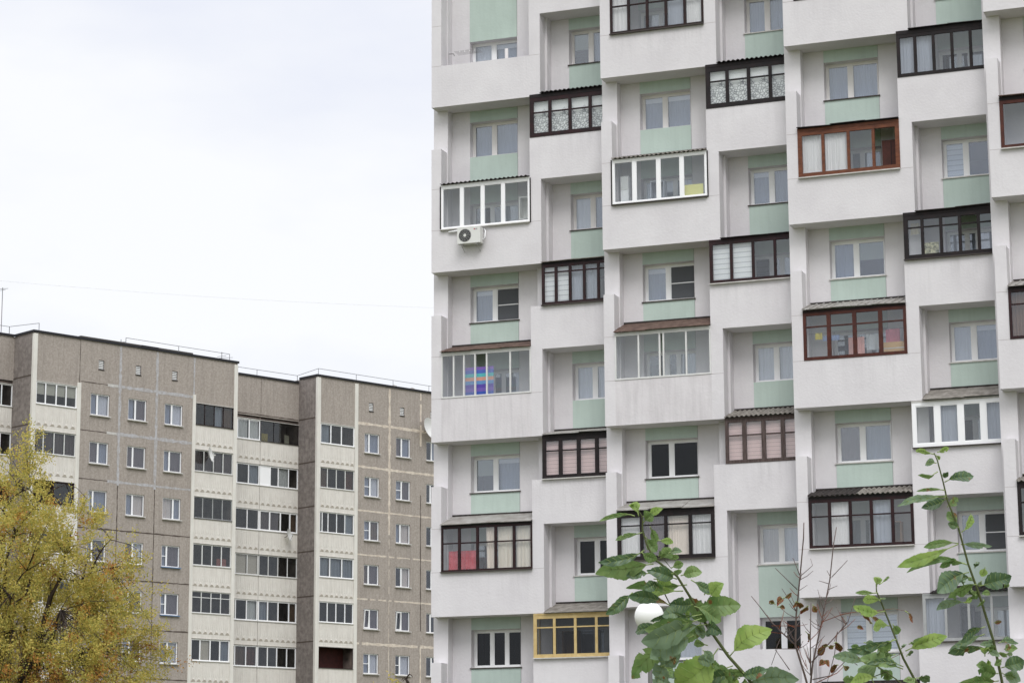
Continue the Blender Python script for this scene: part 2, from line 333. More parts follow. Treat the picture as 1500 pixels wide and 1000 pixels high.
# windows of the tower: meshes shared between copies
def tower_window_mesh(kind, w, h=1.2):
    if kind == 'three': b = frame(w, h, [.36, .66], .05, .07, .07, sash=.04)
    elif kind == 'wide': b = frame(w, h, [.40, .62], .05, .07, .07, sash=.04)
    else: b = frame(w, h, [.45], .05, .09, .07, sash=.045)
    return b
WM = {}
def tower_window(i, z, bay, fill, fm='pvc', kind='two', sill='none', seed=0, lab=None):
    ox, oy = i * W, -i * S
    a, b = ((1.02, 2.70), (4.53, 6.02))[bay]; w = b - a; z0 = z + 1.22; y = oy + RY + .27
    key = (kind, bay, fm)
    fmm = {'pvc': PVC, 'cream': PVC2}[fm]
    if key not in WM: WM[key] = tower_window_mesh(kind, w)
    o = WM[key].build('window', tower, (ox + a, y, z0 + GZ), mt=fmm) if not isinstance(WM[key], bpy.types.Mesh) else link('window', WM[key], tower, (ox + a, y, z0 + GZ))
    WM[key] = o.data
    if lab: o['label'] = lab
    dk = all(ch in 'oh' for ch in fill); k2 = ('pane', bay, dk)  # darkened glass stands in for trees mirrored in panes without curtains
    if k2 not in WM:
        p = MB(); p.box(.02, w - .02, .03, .04, .02, 1.18, G3 if dk else G1); WM[k2] = p.build('pane', o).data
    else: link('pane', WM[k2], o)
    xs = {'two': [.47], 'three': [.36, .66], 'wide': [.40, .62]}[kind]; xs = [0] + xs + [1]
    for k, fch in enumerate(fill):
        x0, x1 = xs[k] * w + .05, xs[min(k + 1, len(xs) - 1)] * w - .03
        if k == len(fill) - 1: x1 = w - .05
        if fch in 'cgmbk':
            cm = {'c': CURT, 'g': CURTG, 'm': CURTM, 'b': CURTB, 'k': CURTC}[fch]
            curtain(x1 - x0, 1.14, .02, .11, seed + k, cm).build('curtain', o, (x0, .14, .02), smooth=True)
        elif fch in 'hHw':
            hb = {'h': .55, 'H': .18, 'w': 1.1}[fch]; bm_ = {'h': BLINDG, 'H': CURT, 'w': WBLIND}[fch]
            q = MB(); q.box(x0, x1, .10, .105, 1.14 - hb, 1.15, bm_); q.build('roller_blind', o)
            if fch == 'H': curtain(x1 - x0, 1.0, .02, .12, seed + k, CURTG).build('curtain', o, (x0, .16, .0), smooth=True)
        elif fch == 'n':
            q = MB(); q.box(x0 + .03, x1 - .01, -.012, -.006, .09, 1.1, NET); q.box(x0 + .02, x1, -.022, -.013, .56, .59, PVC)
            q.build('mosquito_net', o)
    if sill != 'none':
        q = MB(); q.box(-.04, w + .04, -.32, -.28, -.035, -.004, SILLM if sill == 'w' else SILLD); q.box(.003, w - .003, -.28, .0, -.03, .004, SILLM)
        q.build('sill', o)
    return o
WIN = {  # (unit, bay, floor z) -> fill, frame, kind, sill
 (0, 0, 0.0): ('cH', 'pvc', 'two', 'none'), (0, 0, -2.8): ('gg', 'cream', 'two', 'none'), (0, 0, -8.4): ('Hn', 'pvc', 'two', 'b'), (0, 0, -14.0): ('hH', 'pvc', 'two', 'b'),
 (0, 0, -19.6): ('ooo', 'pvc', 'three', 'b'),
 (1, 0, -2.8): ('HH', 'cream', 'two', 'none'), (1, 0, -8.4): ('Hn', 'pvc', 'two', 'b'), (1, 0, -14.0): ('oo', 'pvc', 'two', 'b'), (1, 0, -19.6): ('hc', 'pvc', 'two', 'b'),
 (2, 0, -2.8): ('gg', 'cream', 'two', 'b'), (2, 0, -8.4): ('gh', 'pvc', 'two', 'w'), (2, 0, -14.0): ('mg', 'pvc', 'two', 'w'), (2, 0, -19.6): ('ww', 'pvc', 'two', 'w'),
 (3, 0, -2.8): ('gg', 'pvc', 'two', 'w'), (3, 0, -8.4): ('gg', 'pvc', 'two', 'w'),
 (0, 1, 0.0): ('hg', 'cream', 'two', 'b'), (0, 1, -5.6): ('cg', 'cream', 'two', 'b'), (0, 1, -11.2): ('cc', 'pvc', 'two', 'none'), (0, 1, -16.8): ('oo', 'pvc', 'two', 'w'),
 (1, 1, 0.0): ('gg', 'cream', 'two', 'w'), (1, 1, -5.6): ('Hg', 'pvc', 'two', 'b'), (1, 1, -11.2): ('cc', 'pvc', 'two', 'none'), (1, 1, -16.8): ('kc', 'pvc', 'two', 'w'), (1, 1, -19.6): ('oo', 'pvc', 'two', 'none'),
 (2, 1, 0.0): ('gg', 'pvc', 'two', 'w'), (2, 1, -5.6): ('wo', 'pvc', 'two', 'w'), (2, 1, -11.2): ('cH', 'pvc', 'two', 'w'), (2, 1, -16.8): ('gn', 'pvc', 'two', 'w'),
}
rw = random.Random(3)
for i in range(NU):
    for bay in (0, 1):
        for z in FLOORS:
            if z > 6 or z < -GZ + .2: continue
            k = (i, bay, round(z, 1))
            if k in WIN: f, fm, kd, sl_ = WIN[k]
            elif i > 3: continue
            else: f, fm, kd, sl_ = rw.choice([('cc', 'pvc', 'two', 'none'), ('oc', 'pvc', 'two', 'none'), ('oo', 'pvc', 'two', 'none')])
            if (bay == 0) == (round((z + 100.8) / 2.8) % 2 == 0) and k not in WIN: kd = 'wide'; f = f + 'c'
            tower_window(i, z, bay, f, fm, kd, sl_, seed=i * 31 + bay * 7 + int(z * 10))

# ------------------------------------------------------------------ balconies of the tower
def sheet_roof(u0, u1, y0, z0, y1, z1, style, mt, mt2=None, seed=0):
    b = MB(); rnd = random.Random(seed)
    if style == 'wave':
        n = max(12, int((u1 - u0) / .028)); per = .15; rows = [[], [], [], []]
        for k in range(n + 1):
            x = u0 + (u1 - u0) * k / n; a = .024 * math.sin(x / per * 6.283)
            rows[0].append((x, y1, z1 + a)); rows[1].append((x, y0, z0 + a)); rows[2].append((x, y0, z0 + a - .016)); rows[3].append((x, y1, z1 + a - .016))
        if mt2:
            h = int(n * .48); b.grid([r[:h + 1] for r in rows], mt2); b.grid([r[h:] for r in rows], mt)
        else: b.grid(rows, mt)
    else:
        n = max(2, int((u1 - u0) / .85)); 
        for k in range(n):
            a = u0 + (u1 - u0) * k / n; c = u0 + (u1 - u0) * (k + 1) / n + .04; dz = rnd.uniform(-.012, .018); dz2 = rnd.uniform(-.02, .02); zz = .006 * (k % 2)
            c = min(c, u1); dy = rnd.uniform(-.03, .01)
            p = [(a, y0 + dy, z0 + dz + zz), (c, y0 + dy, z0 + dz2 + zz), (c, y1, z1 + zz), (a, y1, z1 + zz)]
            q = [(x, y, z - .02) for x, y, z in p]
            b.poly(p, mt); b.poly(q[::-1], mt)
            for s_ in range(4): b.poly([q[s_], q[(s_ + 1) % 4], p[(s_ + 1) % 4], p[s_]], mt)
            if style == 'rib':
                m_ = max(2, int((c - a) / .2))
                for t in range(m_):
                    x = a + (c - a) * t / m_; 
                    b.poly([(x, y0 + dy, z0 + .012), (x + .03, y0 + dy, z0 + .035), (x + .03, y1, z1 + .035), (x, y1, z1 + .012)], mt); b.poly([(x + .03, y0 + dy, z0 + .035), (x + .06, y0 + dy, z0 + .012), (x + .06, y1, z1 + .012), (x + .03, y1, z1 + .035)], mt)
                    b.poly([(x, y0 + dy, z0 + .012), (x + .06, y0 + dy, z0 + .012), (x + .03, y0 + dy, z0 + .035)], mt)
    b.box(u0 + .02, u1 - .02, y1 - .02, y1 + .0, z1 - .05, z1 + .05, SLATED)
    return b
def balcony(i, j, typ, e=None):
    """typ 'w' wide balcony whose underside is at -5.6 j, 'n' narrow one 2.8 m below it"""
    ox, oy = i * W, -i * S; zb = -H * j - (0 if typ == 'w' else 2.8)
    b = MB(); pm = (e or {}).get('wall', PARW)
    if typ == 'w':
        b.box(0, U3, 0, .88, 0, 4.16, WHITE)                     # side fin
        b.box(U3, U2, 0, .12, 0, PAR, pm)                        # parapet
        b.box(U2, U1, 0, .49, 0, 2.8, WHITE)                     # right jamb
        b.box(U3, U1 - .003, .123 if 0 else .12, .89, .003, .15, WHITE) if 0 else b.box(U3, U2, .12, .89, .0, .15, WHITE)
        b.box(U2, U1, .49, .89, 0, .15, WHITE)
        for za in (PAR, 2.8): b.box(.002, U3 - .002, -.0025, .001, za - .007, za + .007, JOINT)
        b.box(U2 + .002, U1 - .002, -.0025, .001, PAR - .007, PAR + .007, JOINT)
        g0, g1 = U3, U2
    else:
        b.box(U2, W, 0, .12, 0, PAR, pm); b.box(U2, W - .12, .12, .5, 0, .15, WHITE); b.box(3.9, W - .12, .5, .89, 0, .15, WHITE)
        g0, g1 = U2, W - .02
    B = b.build('balcony', tower, (ox, oy, zb + GZ))
    if not e: return B
    if e.get('label'): B['label'] = e['label']
    if e.get('fr') is None: return B
    g0 = e.get('u0', g0); fm = e['fr']; top = PAR + e.get('h', 1.44 if typ == 'w' else 1.33)
    w = g1 - g0; h = top - PAR - .01; n = e['n']; sp = e.get('split') or [k / n for k in range(1, n)]
    fw, mw, d = e.get('fw', .07), e.get('mw', .09), .07
    tr = e.get('tr'); yy = e.get('y', .0)
    F = frame(w, h, sp, fw, mw, d, transom=(1 - tr) if tr else None, sash=e.get('sash', 0)).build('window_frame', B, (g0, yy - .02, PAR + .004), mt=fm)
    if typ == 'n':                                                # return side towards the pier
        q = frame(.45, h, [], .06, .06, .05); q.v = [(-.0 + y, x, z) for x, y, z in q.v]; q.build('side_frame', B, (g0 + .0, .06, PAR + .004), mt=fm)
    if e.get('trim'):
        q = MB(); q.box(g0 - .04, g0, -.03, .02, PAR - .02, top + .02, BLACK); q.build('trim_strip', B); q = MB(); q.box(g1, g1 + .035, -.03, .02, PAR - .02, top + .02, BLACK); q.build('trim_strip', B)
    gm_ = e.get('glass', G2)
    xs = [0] + [s_ * w for s_ in sp] + [w]; fills = e.get('fill', 'o' * n)
    p = MB()
    for k, fch in enumerate(fills):
        if fch in 'xX': continue
        p.box(xs[k] + .02, xs[k + 1] - .02, .03, .036, .03, h - .03, gm_)
    p.build('pane', B, (g0, yy - .02, PAR + .004))
    sd_ = i * 91 + j * 13 + (5 if typ == 'n' else 0)
    for k, fch in enumerate(fills):
        x0, x1 = g0 + xs[k] + .04, g0 + xs[k + 1] - .03; zz = PAR + .01
        if fch in 'cgbmkv':
            cm = {'c': CURT, 'g': CURTG, 'b': CURTB, 'm': CURTM, 'k': CURTC, 'v': VBLIND}[fch]
            curtain(x1 - x0, h - .02, .02, .10 if fch != 'v' else .085, sd_ + k, cm).build('curtain', B, (x0, .12, zz), smooth=fch != 'v')
        elif fch == 'K':
            curtain((x1 - x0) * .6, h - .02, .03, .1, sd_ + k, CURTC, .04).build('curtain', B, (x0 + (x1 - x0) * .38, .12, zz), smooth=True)
        elif fch in 'lpw':
            q = MB(); q.box(0, x1 - x0, 0, .004, 0, h - .04, {'l': LACE, 'p': PINK, 'w': WBLIND}[fch]); q.build('curtain' if fch == 'l' else 'roller_blind', B, (x0, .10, zz))
        elif fch == 'd':
            q = MB(); q.box(0, x1 - x0, 0, .02, 0, h - .04, DARK); q.build('dark_backing', B, (x0, .35, zz))  # dark sheet painted in for the unlit depth behind the pane
        elif fch == 'h':
            q = MB(); q.box(0, x1 - x0, 0, .004, h * .45, h - .02, BLINDG); q.build('roller_blind', B, (x0, .10, zz))
    # header + canopy
    rs, rm = e.get('roof', 'wave'), e.get('rm', SLATED)
    r0 = g0 if typ == 'w' else max(g0, U1 + .01); hd = e.get('head', .06)
    q = MB(); q.box(g0, g1, -.03, .05, PAR + h + .005, PAR + h + .005 + hd, e.get('hm', fm))
    if rs: 
        rise = e.get('rise', .22)
        q.build('header_beam', B)
        z0 = PAR + h + .035 + hd
        sheet_roof(r0 - (.0 if typ == 'w' else 0), g1, e.get('ry', -.12), z0, RY - .02, z0 + rise, rs, rm, e.get('rm2'), sd_).build('canopy', B)
    else: q.build('header_beam', B)
    sl2 = e.get('sill')
    if sl2 is not None:
        q = MB(); q.box(g0 - .01, g1, -.10, -.021, PAR - .03, PAR + .003, SILLM if sl2 else SILLD); q.build('sill', B)
    return B
ENC = {
 ('w', 0, 0): dict(fr=None, label='open top left balcony without glazing'),
 ('w', 0, 1): dict(fr=PVC, n=4, split=[.235, .47, .70], fw=.05, mw=.09, sash=.025, trim=1, fill='oooo', roof='wave', rm=SLATED, rise=0.12, sill=1, label='balcony glazed with white plastic frames above an air conditioner'),
 ('w', 0, 2): dict(fr=ALU, n=6, split=[.14, .255, .38, .51, .77], fw=.05, mw=.05, fill='oooXoo', roof='flat', rm=RUST, rise=0.33, wall=STAIN, label='balcony with white sliding frames and a rusty sheet roof'),
 ('w', 0, 3): dict(fr=MAROON, n=5, fw=.06, mw=.085, tr=.37, fill='ooKvv', roof='flat', rm=TIN, rise=.36, head=.05, hm=BLACK, sill=0, label='balcony with maroon frames and a pale tin roof'),
 ('n', 0, 0): dict(fr=MAROON, n=4, u0=3.46, fw=.13, mw=.10, tr=.38, fill='llll', roof='wave', rm=BLACK, rise=.2, head=.12, hm=BLACK),
 ('n', 0, 1): dict(fr=MAROON, n=5, u0=3.83, fw=.09, mw=.085, tr=.2, fill='wwggo', roof='flat', rm=SLATE, rise=.1, head=.06, hm=BLACK, sill=0),
 ('n', 0, 2): dict(fr=BLACK, n=4, u0=3.80, fw=.12, mw=.12, tr=.33, fill='pppp', roof='flat', rm=TIN, rise=0.22, head=.08, hm=BLACK, sill=1),
 ('n', 0, 3): dict(fr=YWOOD, n=4, u0=3.46, fw=.11, mw=.085, tr=.29, fill='oooo', roof='flat', rm=SLATE, rise=0.34, head=.05, sill=1, glass=G3, label='balcony glazed with yellow wooden frames'),
 ('w', 1, 0): dict(fr=DBROWN, n=5, fw=.075, mw=.085, tr=.36, fill='coogc', roof='wave', rm=SLATED, sill=0),
 ('w', 1, 1): dict(fr=PVC, n=4, split=[.235, .49, .735], fw=.06, mw=.10, sash=.025, trim=1, fill='oooo', roof='wave', rm=SLATE, rise=0.26, head=.03, sill=0, label='balcony glazed with white frames below a scalloped sheet roof'),
 ('w', 1, 2): dict(fr=ALU, n=5, split=[.25, .47, .51, .745], fw=.05, mw=.05, fill='ooXoo', roof='flat', rm=RUST, rise=0.42, wall=STAIN, label='balcony with thin white sliding frames and a brown sheet roof'),
 ('w', 1, 3): dict(fr=BLACK, n=4, fw=.12, mw=.10, tr=.26, fill='cmkc', roof='flat', rm=TIN, rise=0.34, head=.08, hm=BLACK, sill=0),
 ('n', 1, 0): dict(fr=BLACK, n=4, u0=3.46, fw=.14, mw=.10, tr=.35, fill='llll', roof='wave', rm=BLACK, rise=.18, head=.10, hm=BLACK),
 ('n', 1, 1): dict(fr=MAROON, n=4, u0=3.46, fw=.10, mw=.085, fill='wwoo', roof='flat', rm=BLACK, rise=.06, head=.06, sill=1),
 ('n', 1, 2): dict(fr=FBROWN, n=4, u0=3.83, fw=.10, mw=.13, tr=.37, h=1.36, fill='pppp', roof='wave', rm=SLATE, rise=0.33, head=.05, label='balcony with faded brown frames and drawn pink blinds'),
 ('n', 1, 3): dict(fr=None),
 ('w', 2, 0): dict(fr=MAROON, n=4, fill='cooc', roof='wave', rm=SLATED),
 ('w', 2, 1): dict(fr=OBROWN, n=4, split=[.25, .5, .745], fw=.13, mw=.09, fill='ccoX', roof='flat', rm=BLACK, rise=.1, head=.09, hm=OBROWN, sill=1, label='balcony with orange brown wooden frames, right end open'),
 ('w', 2, 2): dict(fr=RBROWN, n=4, fw=.09, mw=.12, tr=.3, fill='oooo', roof='rib', rm=TIN, rise=0.34, head=.07, hm=DBROWN, label='balcony with red brown frames and laundry hung inside'),
 ('w', 2, 3): dict(fr=MAROON, n=5, fw=.09, mw=.09, tr=.35, fill='ocogo', roof='wave', rm=SLATE, rm2=SLATED, rise=0.28, head=.08, hm=BLACK, sill=1),
 ('n', 2, 0): dict(fr=BLACK, n=5, u0=3.46, fw=.10, mw=.09, fill='ggooo', roof='flat', rm=BLACK, rise=.12, head=.12, hm=BLACK),
 ('n', 2, 1): dict(fr=BLACK, n=5, u0=3.46, fw=.13, mw=.09, tr=.28, fill='oooXo', roof='flat', rm=SLATED, rise=.12, head=.1, hm=BLACK, sill=0),
 ('n', 2, 2): dict(fr=PVC, n=4, u0=3.50, split=[.27, .52, .76], fw=.10, mw=.14, sash=.03, fill='ogog', roof='flat', rm=SLATE, rise=0.42, head=.05, hm=SILLM, sill=0, label='narrow balcony glazed with bright white plastic frames'),
 ('n', 2, 3): dict(fr=ALUG, n=4, u0=3.6, fw=.09, mw=.07, fill='gooo', roof='wave', rm=BLACK, rise=.2, head=.04, sill=0),
 ('w', 3, 0): dict(fr=DBROWN, n=4, fill='cooc', roof='wave', rm=SLATED),
 ('w', 3, 1): dict(fr=RBROWN, n=3, fw=.10, mw=.09, fill='ooo', roof='flat', rm=RUST, rise=.2, head=.1, hm=BLACK, sill=1),
 ('w', 3, 2): dict(fr=MAROON, n=4, fw=.08, mw=.09, tr=.3, fill='bbbb', roof='rib', rm=TIN, rise=0.34, head=.06, hm=BLACK),
 ('w', 3, 3): dict(fr=BLACK, n=5, fw=.1, mw=.09, tr=.35, fill='obooo', roof='wave', rm=SLATE, rise=.26, head=.08, hm=BLACK, sill=1),
}
for i in range(NU):
    for j in range(-1, 5):
        for typ in 'wn':
            zb = -H * j - (0 if typ == 'w' else 2.8)
            if typ == 'w' and zb < -GZ + .5 and False: continue
            if zb < -GZ: continue
            e = ENC.get((typ, i, j))
            if e is None and i < 4 : e = dict(fr=random.Random(i * 7 + j).choice([MAROON, PVC, BLACK]), n=4, fill='ococ', roof='wave', rm=SLATED, **({'u0': 3.46} if typ == 'n' else {}))
            balcony(i, j, typ, e)
# ------------------------------------------------------------------ things on the tower
def tp(i, u, y, z): return (i * W + u, -i * S + y, z + GZ)
# air conditioner
ac = tag(empty('air_conditioner', tp(0, 1.05, -.06, -4.80)), 'white air conditioner box with round fan under the left white framed balcony', 'air conditioner')
acm = mat('ac_casing', (222, 222, 218), .45, var=.2, vs=3, c2=(200, 200, 194)); acd = mat('ac_fan_dark', (52, 52, 54), .6); acg = mat('bracket_grey', (176, 176, 174), .6)
b = MB(); b.box(0, .80, -.30, -.02, .0, .52, acm)
b.box(-.003, .803, -.303, -.27, .50, .525, acm); b.build('casing', ac)
b = MB(); cx_, cz_, rr_ = .27, .265, .215
b.poly([(cx_ + rr_ * math.cos(t * .2618), -.3035, cz_ + rr_ * math.sin(t * .2618)) for t in range(24)], acd); F_ = b.build('fan', ac)
b = MB()
for k in range(1, 5):
    r_ = rr_ * k / 4.3; b.tube([(cx_ + r_ * math.cos(t * .2618), -.312, cz_ + r_ * math.sin(t * .2618)) for t in range(25)], .004, acg, 4)
for k in range(12): b.tube([(cx_, -.313, cz_), (cx_ + rr_ * math.cos(k * .5236), -.313, cz_ + rr_ * math.sin(k * .5236))], .003, acg, 4)
b.build('grille', F_)
b = MB(); b.poly([(cx_ + .05 * math.cos(t * .5236), -.318, cz_ + .05 * math.sin(t * .5236)) for t in range(12)], acm); b.build('hub', F_)
b = MB(); rdm = mat('logo_red', (170, 30, 50), .6)
b.poly([(.60 + .022 * math.cos(t * .5236), -.3035, .45 + .022 * math.sin(t * .5236)) for t in range(12)], rdm)
lg = mat('logo_grey', (96, 96, 98), .6); X0_ = .632
b.box(X0_, X0_ + .007, -.3045, -.3, .43, .47, lg); b.box(X0_ + .007, X0_ + .026, -.3045, -.3, .43, .437, lg)
X0_ += .034; b.box(X0_, X0_ + .007, -.3045, -.3, .43, .47, lg); b.box(X0_ + .007, X0_ + .03, -.3045, -.3, .43, .437, lg); b.box(X0_ + .007, X0_ + .03, -.3045, -.3, .463, .47, lg)
b.box(X0_ + .023, X0_ + .03, -.3045, -.3, .437, .452, lg); b.box(X0_ + .014, X0_ + .023, -.3045, -.3, .446, .452, lg); b.build('logo', ac)
for xx in (.12, .66):
    b = MB(); b.box(xx, xx + .03, -.36, .05, -.03, -.003, acg); b.tube([(xx + .015, -.33, -.02), (xx + .015, .05, -.22)], .012, acg, 5); b.build('bracket', ac)
b = MB(); b.tube([(.80, -.12, .12), (.86, -.12, .12), (.88, -.1, .2), (.88, -.02, .42), (.80, .05, .52)], .022, PVC, 7); b.tube([(-.42, -.0, .50), (-.2, -.02, .51), (.05, -.03, .53)], .03, PVC, 6); b.build('pipe', ac, smooth=True)
# towel in the left middle balcony
tw = stripes('striped_towel_cloth', [(66, 92, 176), (118, 96, 178), (96, 78, 170), (108, 152, 200), (214, 158, 140), (96, 186, 190), (90, 110, 190), (132, 104, 184)], .94, off=.0)
b = curtain(.98, .92, .012, .5, 4, tw); o = b.build('beach_towel', None, tp(0, 1.12, .16, -9.72), smooth=True)
tag(o, 'striped blue and purple beach towel hung inside the rusty roofed balcony', 'towel')
# red flowered cloth
rf = mat('red_floral_cloth', (200, 14, 36), .9, var=.5, vs=4, c2=(226, 110, 120), detail=2); 
b = curtain(1.0, .62, .04, .26, 9, rf); o = b.build('tablecloth', None, tp(0, .52, .20, -15.33), smooth=True)
tag(o, 'red flowered cloth hung behind maroon frames of the lower left balcony', 'tablecloth')
# drying rack of the open balcony
b = MB(); gmt = mat('grey_metal', (120, 118, 116), .5, metal=.4)
b.tube([(.40, .55, 1.98), (.62, .4, 1.92), (.66, .4, 1.84)], .014, gmt, 5)
for k in range(6): b.tube([(.66, .35 + k * .08, 1.97), (1.52, .35 + k * .08, 1.98)], .004, gmt, 4)
for k in range(4): b.box(.85 + k * .18, .87 + k * .18, .36, .375, 1.93, 1.99, PVC)
tag(b.build('clothes_line', None, tp(0, 0, 0, 0)), 'thin grey clothes line with white pegs above the open top left balcony', 'clothes line')
b = curtain(.13, .45, .03, .08, 3, CURT); tag(b.build('hanging_cloth', None, tp(0, 2.42, .45, 1.45), smooth=True), 'pale knotted cloth hanging on the open top left balcony', 'cloth')
# yellow sheet in unit 1
b = MB(); ym = mat('yellow_board', (228, 224, 150), .9); b.box(0, .62, 0, .01, 0, .36, ym)
tag(b.build('paper_sheet', None, tp(1, 2.66, .10, -5.6 + 1.5)), 'pale yellow sheet leaning in the last pane of a white framed balcony', 'paper sheet')
b = MB(); b.box(0, .26, 0, .22, 0, .95, PVC); b.box(.01, .25, -.01, -.001, .5, .94, ALU)
tag(b.build('cabinet', None, tp(1, .52, .3, -5.6 + 1.45)), 'narrow white cabinet in the first pane of the scallop roofed balcony', 'cabinet')
def cabinet(i, u, zf, w_, h_, d_, c, lab, y=.3, shelves=2):
    r_ = tag(empty('shelf_unit', tp(i, u, y, zf)), lab, 'shelf'); cm = mat('shelf_%d_%d' % (i, int(u * 10)), c, .8, var=.4, vs=4); b = MB()
    b.box(0, .03, 0, d_, 0, h_, cm); b.box(w_ - .03, w_, 0, d_, 0, h_, cm); b.box(.03, w_ - .03, d_ - .02, d_, 0, h_, cm); b.build('side_panel', r_)
    for k in range(shelves + 2): q = MB(); zz = k * (h_ - .03) / (shelves + 1); q.box(.03, w_ - .03, .0, d_ - .02, zz, zz + .03, cm); q.build('shelf_board', r_)
cabinet(0, 2.95, -5.6 + .15, .36, 2.2, .35, (226, 226, 222), 'white shelf at the right end of the balcony above the air conditioner')
cabinet(0, 4.3, -19.6 + .15, .5, 2.1, .35, (120, 92, 66), 'brown shelf behind the yellow wooden balcony frames')
cabinet(2, 2.4, -16.8 + .15, .6, 2.0, .35, (150, 120, 98), 'tan shelf in the lower five pane maroon balcony')
cabinet(1, 1.5, -5.6 + .15, .45, 2.0, .3, (180, 186, 196), 'pale blue shelf in the middle of the scallop roofed balcony')
cabinet(2, 4.6, -19.6 + .15, .4, 2.3, .3, (90, 92, 100), 'dark shelf in the lowest grey framed balcony at the right')
# laundry in unit 2
def laundry(u, z, w_, h_, c, lab, seed, i=2, y=.35):
    cm = mat('cloth_' + str(seed), c, .95, var=.3, vs=6)
    tag(curtain(w_, h_, .02, .16, seed, cm).build('hanging_laundry', None, tp(i, u, y, z), smooth=True), lab, 'laundry', 'laundry hung inside the red brown balcony')
zz = -11.2 + PAR
laundry(.62, zz + .68, .22, .20, (226, 208, 70), 'small yellow cloth on the line behind red brown frames', 11)
laundry(.86, zz + .62, .5, .16, (150, 170, 214), 'pale blue cloth on the line beside the yellow cloth', 12)
laundry(1.62, zz + .12, .48, .55, (226, 168, 160), 'pink shirt hanging in the middle of the red brown balcony', 13)
laundry(2.16, zz + .25, .5, .48, (196, 200, 204), 'light grey cloth hanging right of the pink shirt', 14)
laundry(2.75, zz + .42, .42, .42, (196, 120, 136), 'rose coloured cloth at the right end of the laundry line', 15)
b = MB(); b.tube([(.4, .35, zz + .86), (3.3, .35, zz + .84)], .005, gmt, 4); tag(b.build('clothes_line', None, tp(2, 0, 0, 0)), 'laundry line strung inside the red brown framed balcony', 'clothes line')
b = MB(); b.box(0, .7, 0, .25, 0, .36, mat('tan_box', (196, 158, 106), .9)); b.box(.02, .68, -.004, -.001, .16, .19, SILLM)
tag(b.build('cardboard_box', None, tp(2, 2.68, .2, zz + .06)), 'tan cardboard box at the right end of the red brown balcony', 'box')
# brown wardrobe in the open end of the orange balcony
b = MB(); b.box(0, .55, 0, .5, -.6, 1.0, RBROWN); b.box(.26, .28, -.012, -.001, -.5, .95, DBROWN)
tag(b.build('wardrobe', None, tp(2, 2.85, .32, -5.6 + PAR)), 'brown wooden wardrobe in the open end of the orange brown balcony', 'wardrobe')
# things on the black balcony (unit 2, n,1)
zb_ = -8.4 + PAR
b = curtain(.26, .34, .03, .1, 31, mat('cloth_white_y', (216, 206, 182), .9)); tag(b.build('hanging_cloth', None, tp(2, 3.62, .3, zb_ + .82), smooth=True), 'white cloth hanging in the first pane of the black framed balcony', 'cloth')
b = MB(); b.box(0, .42, 0, .05, 0, .5, mat('patterned_box', (222, 216, 176), .9, var=.9, vs=14, c2=(90, 90, 70), detail=2)); tag(b.build('decorated_box', None, tp(2, 4.02, .25, zb_ + .03)), 'cream patterned box behind the black framed balcony glazing', 'box')
# ------------------------------------------------------------------ grey panel block
TH = 1.12416; Z2 = 1.567 + GZ; F2 = 2.8
block = tag(empty('panel_block', (-41.39, 47.886, 0), TH), 'grey brown nine storey panel apartment block with cream loggias', 'building')
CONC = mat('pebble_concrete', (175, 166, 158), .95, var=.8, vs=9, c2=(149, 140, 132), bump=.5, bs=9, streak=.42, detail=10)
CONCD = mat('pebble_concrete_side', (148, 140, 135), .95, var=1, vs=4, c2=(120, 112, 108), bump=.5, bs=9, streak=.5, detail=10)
CREAM = mat('cream_panel', (224, 220, 213), .9, var=.5, vs=2.4, c2=(210, 204, 196), streak=.25, bump=.2, bs=20)
CREAMW = mat('cream_pier', (226, 223, 216), .9, var=.4, vs=1.5, c2=(210, 206, 198), streak=.3)
RELIEF = mat('relief_shade_tone', (194, 186, 175), .9)  # darker tone painted in so the relief's shading stands out
SEALG = mat('sealant_grey', (186, 186, 190), .9, var=.9, vs=6, c2=(160, 154, 150))
SEALC = mat('sealant_cream', (220, 210, 196), .9, var=.9, vs=5, c2=(190, 176, 162))
SEALD = mat('joint_dark', (92, 82, 76), .95, var=.4, vs=4)
COPE = mat('roof_coping', (42, 42, 46), .7)
ROWS = range(0, 9)
blk = MB()
ztop = 2.45; zlo = -Z2
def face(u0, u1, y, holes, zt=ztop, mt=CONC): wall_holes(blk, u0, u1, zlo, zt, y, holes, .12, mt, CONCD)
AW = [(0.6 + 2.609 * k, 1.9 + 2.609 * k) for k in range(3)]
CW = [(21.95, 23.2), (24.62, 25.85), (27.25, 28.45), (29.9, 31.15)]
def lh(u0, u1): return [(u0, u1, -F2 * j - F2 + .0 - .05 if 0 else -F2 * j - 3.12 + 0, -F2 * j - .32 + 0) for j in ROWS]
wh = lambda cols: [(a, b_, -F2 * j - 1.86, -F2 * j - .6) for a, b_ in cols for j in ROWS]
vh = lambda cols: [(a, a + .38, .85, 1.40) for a in cols]
face(-3.35, -3.1, 0, []); 
wall_holes(blk, -3.35, 11.15, -.32, ztop, 0, vh([1.08, 3.68, 6.3]), .1, CONC, CONCD)
wall_holes(blk, -.1, 7.83, zlo, -.32, 0, wh(AW), .12, CONC, CONCD)
wall_holes(blk, 21.37, 34, -.32, 2.6, .72, vh([22.3, 24.95, 27.6]), .1, CONC, CONCD)
wall_holes(blk, 21.37, 34, zlo, -.32, .72, wh(CW), .12, CONC, CONCD)
blk.poly([(18.0, .72, -.32), (21.37, .72, -.32), (21.37, .72, 2.6), (18.0, .72, 2.6)], CONC)
blk.poly([(11.15, 2.53, -.1), (18.0, 2.53, -.1), (18.0, 2.53, 2.35), (11.15, 2.53, 2.35)], CONC)
blk.poly([(-9.5, 2.0, -.1), (-3.35, 2.0, -.1), (-3.35, 2.0, 2.45), (-9.5, 2.0, 2.45)], CONC)
